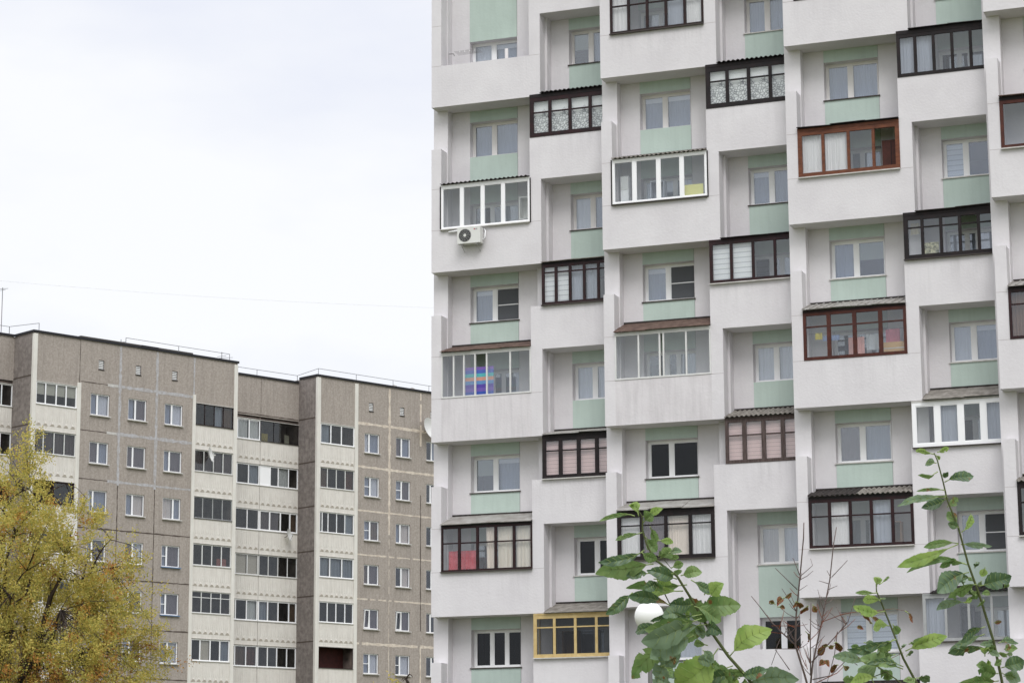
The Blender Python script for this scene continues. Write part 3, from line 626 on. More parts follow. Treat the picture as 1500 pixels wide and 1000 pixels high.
# side returns
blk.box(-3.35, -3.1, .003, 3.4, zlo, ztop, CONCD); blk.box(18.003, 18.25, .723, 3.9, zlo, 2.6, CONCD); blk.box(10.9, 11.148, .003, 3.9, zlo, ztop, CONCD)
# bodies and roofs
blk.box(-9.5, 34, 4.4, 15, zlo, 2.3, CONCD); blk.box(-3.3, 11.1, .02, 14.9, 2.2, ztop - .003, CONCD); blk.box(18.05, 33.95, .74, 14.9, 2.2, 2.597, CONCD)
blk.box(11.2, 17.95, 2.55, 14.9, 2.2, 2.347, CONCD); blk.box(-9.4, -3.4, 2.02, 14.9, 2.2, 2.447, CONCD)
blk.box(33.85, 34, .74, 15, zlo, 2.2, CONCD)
# loggia interiors
LI = mat('loggia_back', (128, 114, 106), .9, var=.9, vs=.9, c2=(60, 52, 50))
def loggia_int(u0, u1, y):
    blk.box(u0, u1, y + 1.25, y + 1.35, zlo, -.0, LI)
    for x in (u0 - .05, u1 - .03): blk.box(x, x + .08, y + .05, y + 1.25, zlo, -.1, LI)
    for j in range(0, 10): blk.box(u0 + .03, u1 - .03, y + .13, y + 1.25, -F2 * j - .30, -F2 * j - .14, LI)
for a, b_, y in ((-3.1, -.35, 0), (8.05, 10.9, 0), (11.9, 14.93, 2.53), (14.97, 18.0, 2.53), (18.3, 21.1, .72), (-6.3, -3.35, 2.0)): loggia_int(a, b_, y)
blk.box(-9.5, -6.35, 2.02, 2.2, zlo, -.1, CONC)
# walls behind window holes, rooms
for a, b_, y in ((-.1, 7.9, 0), (21.3, 33.9, .72)):
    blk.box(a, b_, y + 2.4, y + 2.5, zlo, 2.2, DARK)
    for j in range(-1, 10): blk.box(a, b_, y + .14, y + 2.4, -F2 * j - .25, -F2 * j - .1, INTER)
blk.box(7.83, 7.9, .02, 2, zlo, -.3, LI)
blk.build('wall', block, (0, 0, Z2))
# piers and parapets in cream, with relief
pr = MB()
for a, b_, y, z1 in ((-3.36, -3.1, 0, ztop - .06), (-.35, -.1, 0, -.10), (7.83, 8.05, 0, .15), (10.9, 11.16, 0, ztop - .1), (17.99, 18.28, .72, 2.55), (21.1, 21.37, .72, 2.5)):
    pr.box(a, b_, y - .05, y + .12, zlo, z1, CREAMW)
pr.build('pier', block, (0, 0, Z2))
def relief_panel(u0, u1, seed):
    b = MB(); w_ = u1 - u0; hh = 1.50
    b.box(0, w_, 0, .10, 0, hh, CREAM)
    rnd = random.Random(seed); n = int(round(w_ / .43)); st = w_ / n
    for k in range(n):
        x = k * st + st / 2
        b.poly([(x - .17, -.012, .30), (x + .17, -.012, .30), (x + .05, -.05, .44), (x - .05, -.05, .44)], RELIEF); b.poly([(x - .05, -.05, .44), (x + .05, -.05, .44), (x, -.004, .56)], CREAM)
        for t in (0, 1, 2):
            xx = x - .16 + t * .13; b.poly([(xx, -.004, .58 + .03 * t), (xx + .035, -.018, .58 + .03 * t), (xx + .06, -.018, 1.36), (xx + .035, -.004, 1.38)], CREAM)
    b.box(0, w_, -.02, 0, 0, .06, CREAM)
    return b
cfg = {}
def gl(*rows): return rows
# per loggia: (frame, splits, fills, extra)
LOG = {
 'A1': (-3.1, -.35, 0, [(PVC, [.24, .5, .74], 'hhhh', .07), (ALU, [.22, .48, .73], 'mmmm', .05), (MAROON, [.5], 'xd', .09), (PVC, [.25, .5, .75], 'oooo', .07), (ALU, [.33, .66], 'ooo', .05), (PVC, [.25, .5, .75], 'ocoo', .06), (MAROON, [.33, .66], 'ooo', .06), (ALU, [.25, .5, .75], 'oooo', .05)]),
 'A2': (8.05, 10.9, 0, [(DBROWN, [.25, .5, .74], 'odgb', .04), (ALU, [.25, .5, .75], 'mmmm', .05), (ALUG, [.24, .5, .75], 'oooo', .05), (ALU, [.25, .5, .75], 'dood', .06), (ALU, [.25, .5, .75], 'dood', .05, .72), (PVC, [.24, .5, .75], 'dhog', .07), (PVC, [.3, .6], 'ooo', .06)]),
 'B1': (11.9, 14.93, 2.53, [(PVC, [.42, .72], 'ccc', .07), (PVC, [.42, .72], 'oog', .07), (PVC, [.40, .70], 'ddo', .06), (ALU, [.42, .72], 'ohh', .06), (PVC, [.44, .72], 'ddc', .07), (PVC, [.44, .72], 'obk', .07), (ALU, [.5], 'oo', .06)]),
 'B2': (14.97, 18.0, 2.53, [(BLACK, [.35], 'oo', .02), (PVC, [.27, .48, .75], 'Woco', .07), (PVC, [.27, .55, .8], 'mmdb', .09), (ALU, [.25, .5, .75], 'oodd', .05), (PVC, [.25, .52, .80], 'gddb', .08), (PVC, [.26, .5, .76], 'dodd', .07), (PVC, [.3, .6], 'ooo', .06)]),
 'C1': (18.3, 21.1, .72, [(PVC, [.31, .62], 'goo', .07), (ALU, [.22, .48, .74], 'bddk', .05), (PVC, [.08, .25, .5, .74], 'gooog', .05), (PVC, [.31, .66], 'ggg', .07), (PVC, [.25, .5, .76], 'dddd', .06), (MAROON, [], 'x', .03), (PVC, [.5], 'oo', .06)]),
 'L1': (-6.3, -3.37, 2.0, [(PVC, [.25, .5, .76], 'dodd', .06), (PVC, [.5, .76], 'odd', .06), (MAROON, [.5], 'od', .08), (PVC, [.5, .75], 'odd', .06)]),
}
for key, (a, b_, y, rows) in LOG.items():
    me = None
    for j in ROWS:
        z = -F2 * j
        if z - 3.1 < -Z2: continue
        if me is None: o = relief_panel(a, b_, 1).build('loggia_parapet', block, (a, y + .0, z - 3.14 + Z2)); me = o.data
        else: o = link('loggia_parapet', me, block, (a, y + .0, z - 3.14 + Z2))
        r = rows[j] if j < len(rows) else (PVC, [.25, .5, .75], 'oooo', .06)
        fm, sp, fl, fw = r[:4]; w_ = b_ - a; h_ = 1.28; z0 = z - 1.62
        Fo = frame(w_, h_, sp, fw, fw, .06, transom=r[4] if len(r) > 4 else None).build('loggia_glazing', block, (a, y + .01, z0 + Z2), mt=fm)
        xs = [0] + [s_ * w_ for s_ in sp] + [w_]; p = MB()
        for k, ch in enumerate(fl):
            if ch not in 'xW': p.box(xs[k] + .02, xs[k + 1] - .02, .03, .036, .02, h_ - .02, G4)
        if p.v: p.build('pane', Fo)
        for k, ch in enumerate(fl):
            x0, x1 = xs[k] + .04, xs[k + 1] - .04
            if ch in 'cgmbk': curtain(x1 - x0, h_ - .06, .03, .14, j * 9 + k, {'c': CURT, 'g': CURTG, 'm': CURTM, 'b': CURTB, 'k': OBROWN}[ch]).build('curtain', Fo, (x0, .14, .03))
            elif ch == 'h':
                q = MB(); q.box(x0, x1, .1, .105, h_ * (.45 if j == 0 else 0.02), h_ - .05, VBLIND if j == 0 else CURTC); q.build('roller_blind', Fo)
            elif ch == 'W':
                q = MB(); q.box(xs[k] + .02, xs[k + 1] - .02, .02, .05, .02, h_ - .02, PVC); q.build('solid_panel', Fo)
        if key == 'C1' and j == 5:
            q = MB(); q.box(.05, w_ - .05, .9, .95, 0, h_ + .2, mat('dark_red_panelling', (74, 36, 32), .7, var=.8, vs=5)); q.box(.1, .5, .6, .8, 0, .85, CREAM); q.build('panelling', Fo)
        q = MB(); q.box(-.02, w_ + .02, -.06, .0, -.03, .0, SILLM if fm in (PVC, ALU) else SILLD); q.build('sill', Fo); q = MB(); q.box(-.02, w_ + .02, -.05, .0, h_ + .002, h_ + .035, TIN if j % 2 else SILLM); q.build('drip_strip', Fo)
# windows of the block
WMB = {}
def block_window(u0, u1, y, z0, sp, fills, tr=None, blue=False, open_=False):
    w_ = u1 - u0; h_ = 1.26; key = (round(w_, 2), tuple(sp), tr)
    if key not in WMB: o = frame(w_, h_, sp, .06, .10, .06, transom=tr, tlist=[0]).build('window', block, (u0, y + .06, z0 + Z2), mt=PVC); WMB[key] = o.data
    else: o = link('window', WMB[key], block, (u0, y + .06, z0 + Z2))
    k2 = ('p', round(w_, 2))
    if k2 not in WMB:
        p = MB(); p.box(.03, w_ - .03, .03, .036, .03, h_ - .03, G5); WMB[k2] = p.build('pane', o).data
    else: link('pane', WMB[k2], o)
    xs = [0] + [s_ * w_ for s_ in sp] + [w_]
    for k, ch in enumerate(fills):
        x0, x1 = xs[k] + .05, xs[k + 1] - .03
        if ch in 'cgmbk':
            kk = ('c', round(x1 - x0, 2), ch)
            if kk in WMB: link('curtain', WMB[kk], o, (x0, .14, .03))
            else: WMB[kk] = curtain(x1 - x0, h_ - .06, .025, .13, k, {'c': CURT, 'g': CURTG, 'm': CURTM, 'b': CURTB, 'k': CURTC}[ch]).build('curtain', o, (x0, .14, .03)).data
    sk = ('s', round(w_, 2), blue)
    if sk not in WMB:
        q = MB(); q.box(-.05, w_ + .05, -.18, .0, -.06, -.003, mat('blue_sill', (104, 128, 160), .6) if blue else SILLM); WMB[sk] = q.build('sill', o).data
    else: link('sill', WMB[sk], o)
    if open_:
        b = frame(.42, h_ - .14, [], .05, .05, .04); b.v = [(x * .96 - z * .0, yy_ - .0 - (h_ - z) * .0 + z * -.10, z) for x, yy_, z in b.v]; b.build('tilted_sash', o, (.06, -.01, .07), mt=PVC)
rb = random.Random(12)
AF = [['gc', 'gm', 'gc'], ['mg', 'mm', 'gm'], ['cg', 'gk', 'kg'], ['gm', 'mc', 'gm'], ['gm', 'cm', 'gm'], ['co', 'cm', 'gc'], ['oo', 'cc', 'oc']]
ASP = [[.38, .42, .42], [.48, .34, .34], [.28, .38, .6], [.3, .45, .3], [.3, .3, .3], [.45, .4, .45], [.4, .4, .4]]
for j in ROWS:
    z = -F2 * j - 1.86
    if z < -Z2: continue
    for k, (a, b_) in enumerate(AW):
        block_window(a, b_, 0, z, [ASP[j][k] if j < 7 else .4], AF[j][k] if j < 7 else 'oc', tr=.5 if (j in (3, 4) and k == 2) else None, blue=(j == 4 and k == 2) or (j == 3 and k == 2))
CF = [['cg', 'mg', 'og'], ['gc', 'gm', 'oo'], ['gb', 'gk', 'oo'], ['bm', 'ok', 'oo'], ['mm', 'om', 'bo'], ['gc', 'oc', 'oo'], ['oc', 'gc', 'oo']]
for j in ROWS:
    z = -F2 * j - 1.86
    if z < -Z2: continue
    for k, (a, b_) in enumerate(CW):
        block_window(a, b_, .72, z, [.42 if (j + k) % 3 else .34], CF[j][k] if j < 7 and k < 3 else 'oc', tr=.5 if (k, j) in ((0, 1), (1, 1), (0, 2), (0, 5), (1, 5)) else None, open_=(j == 4 and k < 2))
# attic vents
for a, y in [(1.08, 0), (3.68, 0), (6.3, 0), (22.3, .72), (24.95, .72), (27.6, .72)]:
    b = MB(); b.box(.02, .36, .06, .1, .02, .53, ALUG)
    for k in range(5): b.poly([(.03, .0, .05 + k * .1), (.35, .0, .05 + k * .1), (.35, .055, .13 + k * .1), (.03, .055, .13 + k * .1)], ALU)
    b.box(-.02, .40, -.05, .0, -.05, -.003, SILLD); b.build('attic_vent', block, (a, y + .02, .85 + Z2))
# joints: sealant smears and open dark joints
def jag(b, horiz, a, c, pos, y, wd, mt, seed, gaps=0.0):
    rnd = random.Random(seed); n = max(4, int(abs(c - a) / .22)); p = []; up_, dn_ = [], []
    for k in range(n + 1):
        t = a + (c - a) * k / n; ww = wd * rnd.uniform(.55, 1.25) / 2; sh = rnd.uniform(-.012, .012)
        up_.append(pos + sh + ww); dn_.append(pos + sh - ww)
    for k in range(n):
        if rnd.random() < gaps: continue
        t0 = a + (c - a) * k / n; t1 = a + (c - a) * (k + 1) / n
        if horiz: b.poly([(t0, y, dn_[k]), (t1, y, dn_[k + 1]), (t1, y, up_[k + 1]), (t0, y, up_[k])], mt)
        else: b.poly([(dn_[k], y, t0), (up_[k], y, t0), (up_[k + 1], y, t1), (dn_[k + 1], y, t1)], mt)
jb = MB(); yA, yC = -.006, .714
for j in range(0, 9):
    z = -F2 * j
    if j <= 2: jag(jb, True, 1.9 if j < 2 else 1.9, 7.83, z, yA, .19 if j < 2 else .14, SEALG, 50 + j); jag(jb, True, -.1, 1.9, z, yA, .05, SEALD, 60 + j); 
    else: jag(jb, True, -.1, 7.83, z, yA, .075, SEALD, 60 + j)
    if j in (0, 1): jb.poly([(1.75, yA - .004, z - .07), (2.45, yA - .004, z - .07), (2.45, yA - .004, z + .06), (1.75, yA - .004, z + .08)], SILLM)
    jag(jb, True, 21.37, 33.9, z, yC, .18 if j < 2 or j == 5 else .11, SEALC, 70 + j, 0 if j < 3 else .15)
    jag(jb, True, 11.16, 18.0, z, 2.5225, .06, SEALD, 90 + j) if j == 0 else None
for k in (1, 2): jag(jb, False, -5.8, 2.4, 2.609 * k, yA - .002, .18, SEALG, 20 + k); jag(jb, False, zlo, -5.8, 2.609 * k, yA - .002, .06, SEALD, 24 + k)
jag(jb, False, -.2, 2.4, 7.92, yA - .002, .12, SEALG, 23); jag(jb, False, -.1, 2.4, -.2, yA - .002, .04, SEALD, 29)
jag(jb, False, .05, 2.5, 21.25, yC - .002, .2, SEALC, 30); jag(jb, False, -7, 2.5, 24.05, yC - .002, .2, SEALC, 31); jag(jb, False, zlo, -7, 24.05, yC - .002, .05, SEALC, 32, .2)
jag(jb, False, -1, 2.5, 26.75, yC - .002, .16, SEALC, 33, .1); jag(jb, False, -13, -4.2, 26.75, yC - .002, .07, SEALD, 34)
jag(jb, False, zlo, -14, 26.75, yC - .002, .12, SEALC, 35)
jag(jb, False, .0, 2.3, 14.95, 2.522, .03, SEALD, 36)
b = jb
for j in range(0, 9):
    z = -F2 * j
    b.box(17.995, 18.002, .78, 2.5, z - .05, z + .03, SEALD); b.box(-3.357, -3.3505, .08, 1.98, z - .05, z + .03, SEALD)
jb.build('joint_sealant', block, (0, 0, Z2))
# coping
b = MB()
for x0, x1, y0, z in ((-3.42, 11.22, -.08, ztop), (17.93, 34.05, .64, 2.6), (11.22, 17.93, 2.45, 2.35), (-9.5, -3.42, 1.92, 2.45)): b.box(x0, x1, y0, y0 + .35, z, z + .13, COPE)
b.box(-3.42, -3.2, .27, 1.92, ztop, ztop + .13, COPE); b.box(17.93, 18.2, .99, 2.45, 2.6, 2.73, COPE); b.box(4.0, 5.2, -.1, -.08, ztop + .02, ztop + .2, COPE)
b.build('coping', block, (0, 0, Z2))
# railings
RAILM = mat('rail_metal', (120, 120, 124), .6)
b = MB()
def rail(p, hz=.42, step=3.1):
    for (x0, y0, z0), (x1, y1, z1) in zip(p, p[1:]):
        b.tube([(x0, y0, z0 + hz), (x1, y1, z1 + hz)], .016, RAILM, 4); l = math.dist((x0, y0), (x1, y1)); n = max(1, int(l / step))
        for k in range(n + 1): t = k / n; b.tube([(x0 + (x1 - x0) * t, y0 + (y1 - y0) * t, z0), (x0 + (x1 - x0) * t, y0 + (y1 - y0) * t, z0 + hz)], .022, RAILM, 4)
rail([(3.0, .1, ztop + .1), (10.6, .1, ztop + .1)]); b.build('roof_railing', block, (0, 0, Z2)); b = MB(); rail([(11.5, 2.7, 2.45), (17.9, 2.6, 2.45), (18.15, .8, 2.7), (33.8, .8, 2.7)]); b.build('roof_railing', block, (0, 0, Z2)); b = MB(); rail([(-9, 2.2, 2.5), (-3.6, 2.2, 2.55), (-2.9, .2, 2.55)], .5)
b.build('roof_railing', block, (0, 0, Z2))
# roof vents
for x in (27.3, 28.9):
    b = MB(); n = 12; rows = []
    for k, (r_, z) in enumerate([(.34, 0), (.34, .55), (.30, .75), (.18, .92), (.02, 1.0)]): rows.append([(r_ * math.cos(t * 6.283 / n), r_ * math.sin(t * 6.283 / n), z) for t in range(n)])
    b.grid(rows, TIN, True); b.build('roof_vent', block, (x, 4.0, 2.6 + Z2), smooth=True)

# satellite dishes
DISH = mat('dish_white', (214, 214, 212), .5, var=.2, vs=4, c2=(196, 196, 192)); 
def dish(u, y, z, r, lab, tilt=(70, 20), g='satellite dishes on the panel block', wire=False):
    M = Matrix.Translation(Vector((-41.39, 47.886, 0))) @ Matrix.Rotation(TH, 4, 'Z')
    p = M @ Vector((u, y, z + Z2)); root = tag(empty('satellite_dish', p, TH), lab, 'satellite dish', g)
    d = MB(); rows = []; rot = Matrix.Rotation(R(tilt[1]), 3, 'Z') @ Matrix.Rotation(R(tilt[0]), 3, 'X')
    for a in range(7):
        q = r * a / 6; rows.append([tuple(rot @ Vector((q * math.cos(t * .3142), q * math.sin(t * .3142) * 1.08, .35 * q * q / r)) + Vector((0, -.35, 0))) for t in range(20)])
    d.grid(rows, DISH, True); d.build('reflector', root, smooth=True)
    d = MB(); c0 = rot @ Vector((0, 0, .5 * r)) ; f0 = rot @ Vector((0, -.2 * r, .95 * r)) + Vector((0, -.35, 0)); e0 = rot @ Vector((0, -r, .33 * r)) + Vector((0, -.35, 0))
    d.tube([e0, f0], .012, gmt, 5); d.tube([f0, f0 + (rot @ Vector((0, 0, -.12)))], .035, DISH, 7); d.tube([(0, -.35, 0), (0, -.2, -.1), (.0, .0, -.12)], .022, gmt, 6); d.build('feed_arm', root)
    return root
dish(8.85, 0, -3.45, .42, 'white satellite dish on the cream parapet beside the tall white pier', (78, 38))
dish(16.95, 2.53, -7.4, .36, 'small white satellite dish on the recessed middle loggia parapet', (80, 30))
dish(27.05, .72, .15, .66, 'large white satellite dish on the wall beside the white tower', (75, 12))
# antennas
M2 = Matrix.Translation(Vector((-41.39, 47.886, 0))) @ Matrix.Rotation(TH, 4, 'Z')
def on_block(u, y, z): return M2 @ Vector((u, y, z + Z2))
def antenna(p, h, lab, dirs):
    root = tag(empty('roof_antenna', p), lab, 'antenna', 'television antennas on the roof'); b = MB(); b.tube([(0, 0, 0), (0, 0, h)], .022, RAILM, 5); b.build('mast', root)
    b = MB()
    for dx, dz, l in dirs: b.tube([(-.5 * l * dx, -.2 * l, h - .05 + dz - .2 * l * .3), (.5 * l * dx, .2 * l, h - .05 + dz)], .014, RAILM, 4)
    b.build('aerial', root)
antenna(at(1.5, 489, 139), 2.75, 'tall thin antenna mast on the roof at the left edge', [(1, 0, .6), (-1, -.08, .5)])
antenna(M2 @ Vector((13.7, 5, 2.4 + Z2)), 1.8, 'small branching antenna behind the roof step', [(1, -.3, 1.3), (-1, -.2, .8), (.8, -.5, 1.0)])
antenna(M2 @ Vector((3.0, .6, 2.5 + Z2)), .45, 'tiny bent antenna stub at the end of the roof railing', [(1, -.1, .5)])
# things kept in the loggias of the block
def hung(u, y, z, w_, h_, c, lab, seed, name='hanging_laundry', cat='laundry'):
    o = curtain(w_, h_, .02, .12, seed, mat('cloth_b%d' % seed, c, .95, var=.4, vs=6)).build(name, None, on_block(u, y, z), smooth=True); o.rotation_euler = (0, 0, TH); tag(o, lab, cat)
hung(12.55, 2.53 + .22, -4.38, .55, .55, (70, 190, 170), 'turquoise cloth in the recessed loggia left of the solid white panel', 61)
hung(18.5, .72 + .3, -4.4, .5, 1.05, (60, 76, 150), 'long blue cloth in the second loggia from the top beside the white pier', 62)
hung(20.5, .72 + .25, -4.35, .45, .35, (216, 76, 50), 'small orange red cloth at the right end of the loggia with the blue cloth', 63)
hung(10.0, .25, -9.95, .7, .45, (190, 120, 110), 'folded pink cloth in the fourth loggia of the narrow stack', 64)
hung(17.1, 2.53 + .3, -1.55, .35, .55, (176, 168, 150), 'pale bag hung in the dark open loggia under the roof', 65, 'hanging_bag', 'bag')
hung(15.2, 2.53 + .2, -1.6, .5, .5, (170, 150, 70), 'mustard cloth at the left of the dark open loggia under the roof', 66)
# overhead cable
b = MB(); pts = []
for k in range(61):
    t = k / 30; x = -60 + 760 * t; yv = 406 + (x + 60) * .062 + 6 * math.sin(t * math.pi); pts.append(at(x, yv, 112 + 16 * t))
b.tube(pts, .006, mat('cable_grey', (226, 226, 230), .7), 5); tag(b.build('overhead_cable'), 'thin grey cable crossing the sky above the panel block', 'cable')
b = MB(); p0, p1 = pts[0], pts[0] + Vector((-3, 2, 0)); b.tube([(pts[0].x, pts[0].y, 0), (pts[0].x, pts[0].y, pts[0].z + .5)], [.35, .12], RAILM, 8); tag(b.build('cable_mast'), 'tall mast carrying the overhead cable beyond the left edge', 'mast')

# ------------------------------------------------------------------ street lamp globe
lp = at(951, 902, 38)
lm = tag(empty('street_lamp', (lp.x, lp.y, 0)), 'white globe street lamp half hidden behind the leafy shoot', 'street lamp')
b = MB(); n = 20; rr_ = .235; rows = [[(rr_ * math.sin(a * math.pi / 12) * math.cos(t * 6.2832 / n), rr_ * math.sin(a * math.pi / 12) * math.sin(t * 6.2832 / n), lp.z + rr_ * math.cos(a * math.pi / 12)) for t in range(n)] for a in range(13)]
b.grid(rows, mat('opal_globe', (240, 240, 238), .3, spec=.5), True); b.build('globe', lm, smooth=True)
b = MB(); b.tube([(0, 0, 0), (0, 0, .5), (0, 0, .52), (0, 0, lp.z - .26)], [.09, .09, .05, .035], gmt, 8); b.tube([(0, 0, lp.z - .28), (0, 0, lp.z - .2)], .09, gmt, 10); b.build('pole', lm)

# ------------------------------------------------------------------ trees
LEAFY = mat('autumn_leaf', (150, 140, 50), .7, island=[(148, 150, 80), (180, 172, 90), (210, 194, 106), (194, 172, 90), (158, 158, 82)], trans=.4)
LEAFB = mat('brown_leaf', (140, 100, 50), .7, island=[(176, 122, 62), (152, 104, 56), (196, 150, 74), (178, 152, 70)], trans=.3)
BARK = mat('dark_bark', (70, 60, 54), .95, var=.6, vs=8, c2=(44, 38, 36))
def leafmesh(name, P, D, Ln, Wd, mats, mi, parent, seed=1):
    rng = np.random.default_rng(seed); n = len(P); D = D / np.linalg.norm(D, axis=1, keepdims=True)
    r_ = rng.normal(size=(n, 3)); S_ = np.cross(D, r_); S_ /= np.linalg.norm(S_, axis=1, keepdims=True)
    v = np.empty((n, 4, 3)); L_ = Ln[:, None]; W_ = Wd[:, None]
    v[:, 0] = P; v[:, 1] = P + D * L_ * .45 + S_ * W_; v[:, 2] = P + D * L_; v[:, 3] = P + D * L_ * .45 - S_ * W_
    me = bpy.data.meshes.new(name); me.vertices.add(n * 4); me.vertices.foreach_set('co', v.ravel()); me.loops.add(n * 4); me.loops.foreach_set('vertex_index', np.arange(n * 4, dtype=np.int32))
    me.polygons.add(n); me.polygons.foreach_set('loop_start', np.arange(0, n * 4, 4, dtype=np.int32)); me.polygons.foreach_set('loop_total', np.full(n, 4, dtype=np.int32))
    for q in mats: me.materials.append(q)
    me.polygons.foreach_set('material_index', mi.astype(np.int32)); me.update(calc_edges=True); me.validate()
    return link(name, me, parent)
def bushy_tree(name, base, height, crown_c, crown_r, nclump, nleaf, lab, cat, seed, limbs=9, trunk=.16, brown=True, leafL=.055):
    rnd = random.Random(seed); rng = np.random.default_rng(seed)
    root = tag(empty(name, base), lab, cat)
    t = MB(); cc = Vector(crown_c); zt = cc.z - crown_r[2] * .55
    t.tube([(0, 0, 0), (.1, .05, zt * .5), (cc.x * .3, cc.y * .3, zt)], [trunk, trunk * .85, trunk * .7], BARK, 8); fork = Vector((cc.x * .3, cc.y * .3, zt))
    nodes = []
    for k in range(limbs):
        a = k * 2.4 + rnd.uniform(-.4, .4); el = rnd.uniform(.25, 1.25); d = Vector((math.cos(a) * math.cos(el), math.sin(a) * math.cos(el), math.sin(el)))
        e_ = Vector((cc.x + d.x * crown_r[0] * .58, cc.y + d.y * crown_r[1] * .58, cc.z + (d.z * 1.2 - .35) * crown_r[2] * .8)); pp = []
        for s_ in range(8):
            q = s_ / 7; p = fork.lerp(e_, q) + Vector((rnd.uniform(-.1, .1), rnd.uniform(-.1, .1), .5 * math.sin(q * 3.1))) * (1 if 0 < s_ else 0); pp.append(p); 
            if s_ > 1: nodes.append(p)
        t.tube(pp, [trunk * .42 * (1 - .85 * s_ / 7) + .008 for s_ in range(8)], BARK, 6)
    for k in range(limbs * 4):
        p = rnd.choice(nodes); a = rnd.uniform(0, 6.28); e_ = p + Vector((math.cos(a) * .9, math.sin(a) * .9, rnd.uniform(.3, 1.1))) * crown_r[0] * .24
        pp = [p.lerp(e_, q / 4) + Vector((0, 0, .1 * math.sin(q * .8))) for q in range(5)]; t.tube(pp, [.03, .024, .018, .012, .007], BARK, 5); nodes += pp[1:]
    P_, D_, I_ = [], [], []
    NA = np.array([tuple(p) for p in nodes])
    lob = [(Vector((rnd.gauss(0, 1), rnd.gauss(0, 1), rnd.gauss(0, 1))).normalized(), rnd.uniform(-.2, .22)) for _ in range(14)]
    k = 0; subs = []
    while k < nclump:
        d = Vector((rnd.gauss(0, 1), rnd.gauss(0, 1), rnd.gauss(0, 1))).normalized(); rad = rnd.random() ** .36
        tp_ = 1 - .45 * max(0, d.z * rad) ** 1.3; rm_ = 1 + sum(w_ * max(0, d.dot(l_)) ** 4 for l_, w_ in lob)
        c = Vector((cc.x + d.x * crown_r[0] * rad * rm_ * tp_, cc.y + d.y * crown_r[1] * rad * rm_ * tp_, cc.z + d.z * crown_r[2] * rad * rm_))
        if k % 8: sub = rnd.choice(subs) if subs else c; c = sub + Vector((rnd.gauss(0, .085), rnd.gauss(0, .085), rnd.gauss(0, .11))) * crown_r[0]
        if k % 8 == 0 and len(subs) < 150: subs.append(c)
        i_ = int(np.argmin(((NA - np.array(c)) ** 2).sum(1))); s_ = Vector(NA[i_]); 
        if k % 3 == 0: t.tube([s_, s_.lerp(c, .5) + Vector((0, 0, .08)), c], [.010, .007, .004], BARK, 3)
        g_ = (Vector((d.x, d.y, d.z + .55)) * 1 + Vector((rnd.gauss(0, .3), rnd.gauss(0, .3), rnd.gauss(0, .25)))).normalized()
        ln = rnd.uniform(.25, .6); m_ = int(nleaf * rnd.uniform(.5, 1.4)); tt = rng.random(m_)
        pos_ = np.array(c)[None] + np.outer(tt, np.array(g_)) * ln + rng.normal(size=(m_, 3)) * .06; pos_[:, 2] -= .12 * tt ** 2
        P_.append(pos_); D_.append(np.array(g_)[None] * .7 + rng.normal(size=(m_, 3)) * .6)
        low = brown and (c.z < cc.z + .25 * crown_r[2] * 0 and d.x < .1 and rnd.random() < .65 or rnd.random() < .06); I_.append(np.full(m_, 1 if low else 0)); k += 1
    P_, D_, I_ = np.concatenate(P_), np.concatenate(D_), np.concatenate(I_); n = len(P_)
    t.build('trunk', root, smooth=True)
    leafmesh('crown', P_, D_, leafL * rng.uniform(.6, 1.3, n), leafL * .24 * rng.uniform(.7, 1.3, n), [LEAFY, LEAFB], I_, root, seed)
    return root
tb = at(-20, 1246, 46); tb.z = 0
bushy_tree('yellow_tree', tb, 9, (.75, 0, 4.6), (2.75, 2.8, 3.85), 3000, 80, 'yellow leaved tree at the lower left in front of the panel block', 'tree', 5)
tb = at(585, 1246, 60); tb.z = 0
bushy_tree('small_tree', tb, 6, (0, 0, 4.15), (.8, .7, .7), 80, 45, 'small tree top at the bottom edge between the two buildings', 'tree', 8, limbs=5, trunk=.07, brown=False, leafL=.08)

# ------------------------------------------------------------------ foreground shoots
LG1 = mat('leaf_green', (132, 156, 96), .45, var=.9, vs=22, c2=(88, 120, 66), spec=.5, trans=.35, spots=24)
LG2 = mat('leaf_dark', (96, 122, 84), .42, var=.9, vs=22, c2=(58, 84, 54), spec=.6, trans=.22, spots=24)
LG3 = mat('leaf_bright', (162, 184, 102), .5, var=.9, vs=22, c2=(126, 158, 80), spec=.4, trans=.45, spots=22)
LG4 = mat('leaf_underside', (134, 154, 124), .8, var=.8, vs=22, c2=(108, 130, 102), trans=.3, spots=26)
LG5 = mat('leaf_withered', (140, 82, 56), .8, var=.9, vs=40, c2=(92, 50, 38), trans=.15)
STEMG = mat('green_stem', (88, 98, 58), .7, var=.5, vs=60, c2=(70, 66, 46)); STEMB = mat('grey_twig', (106, 92, 88), .8, var=.6, vs=50, c2=(70, 56, 54))
VEIN = mat('leaf_vein', (140, 156, 96), .6)
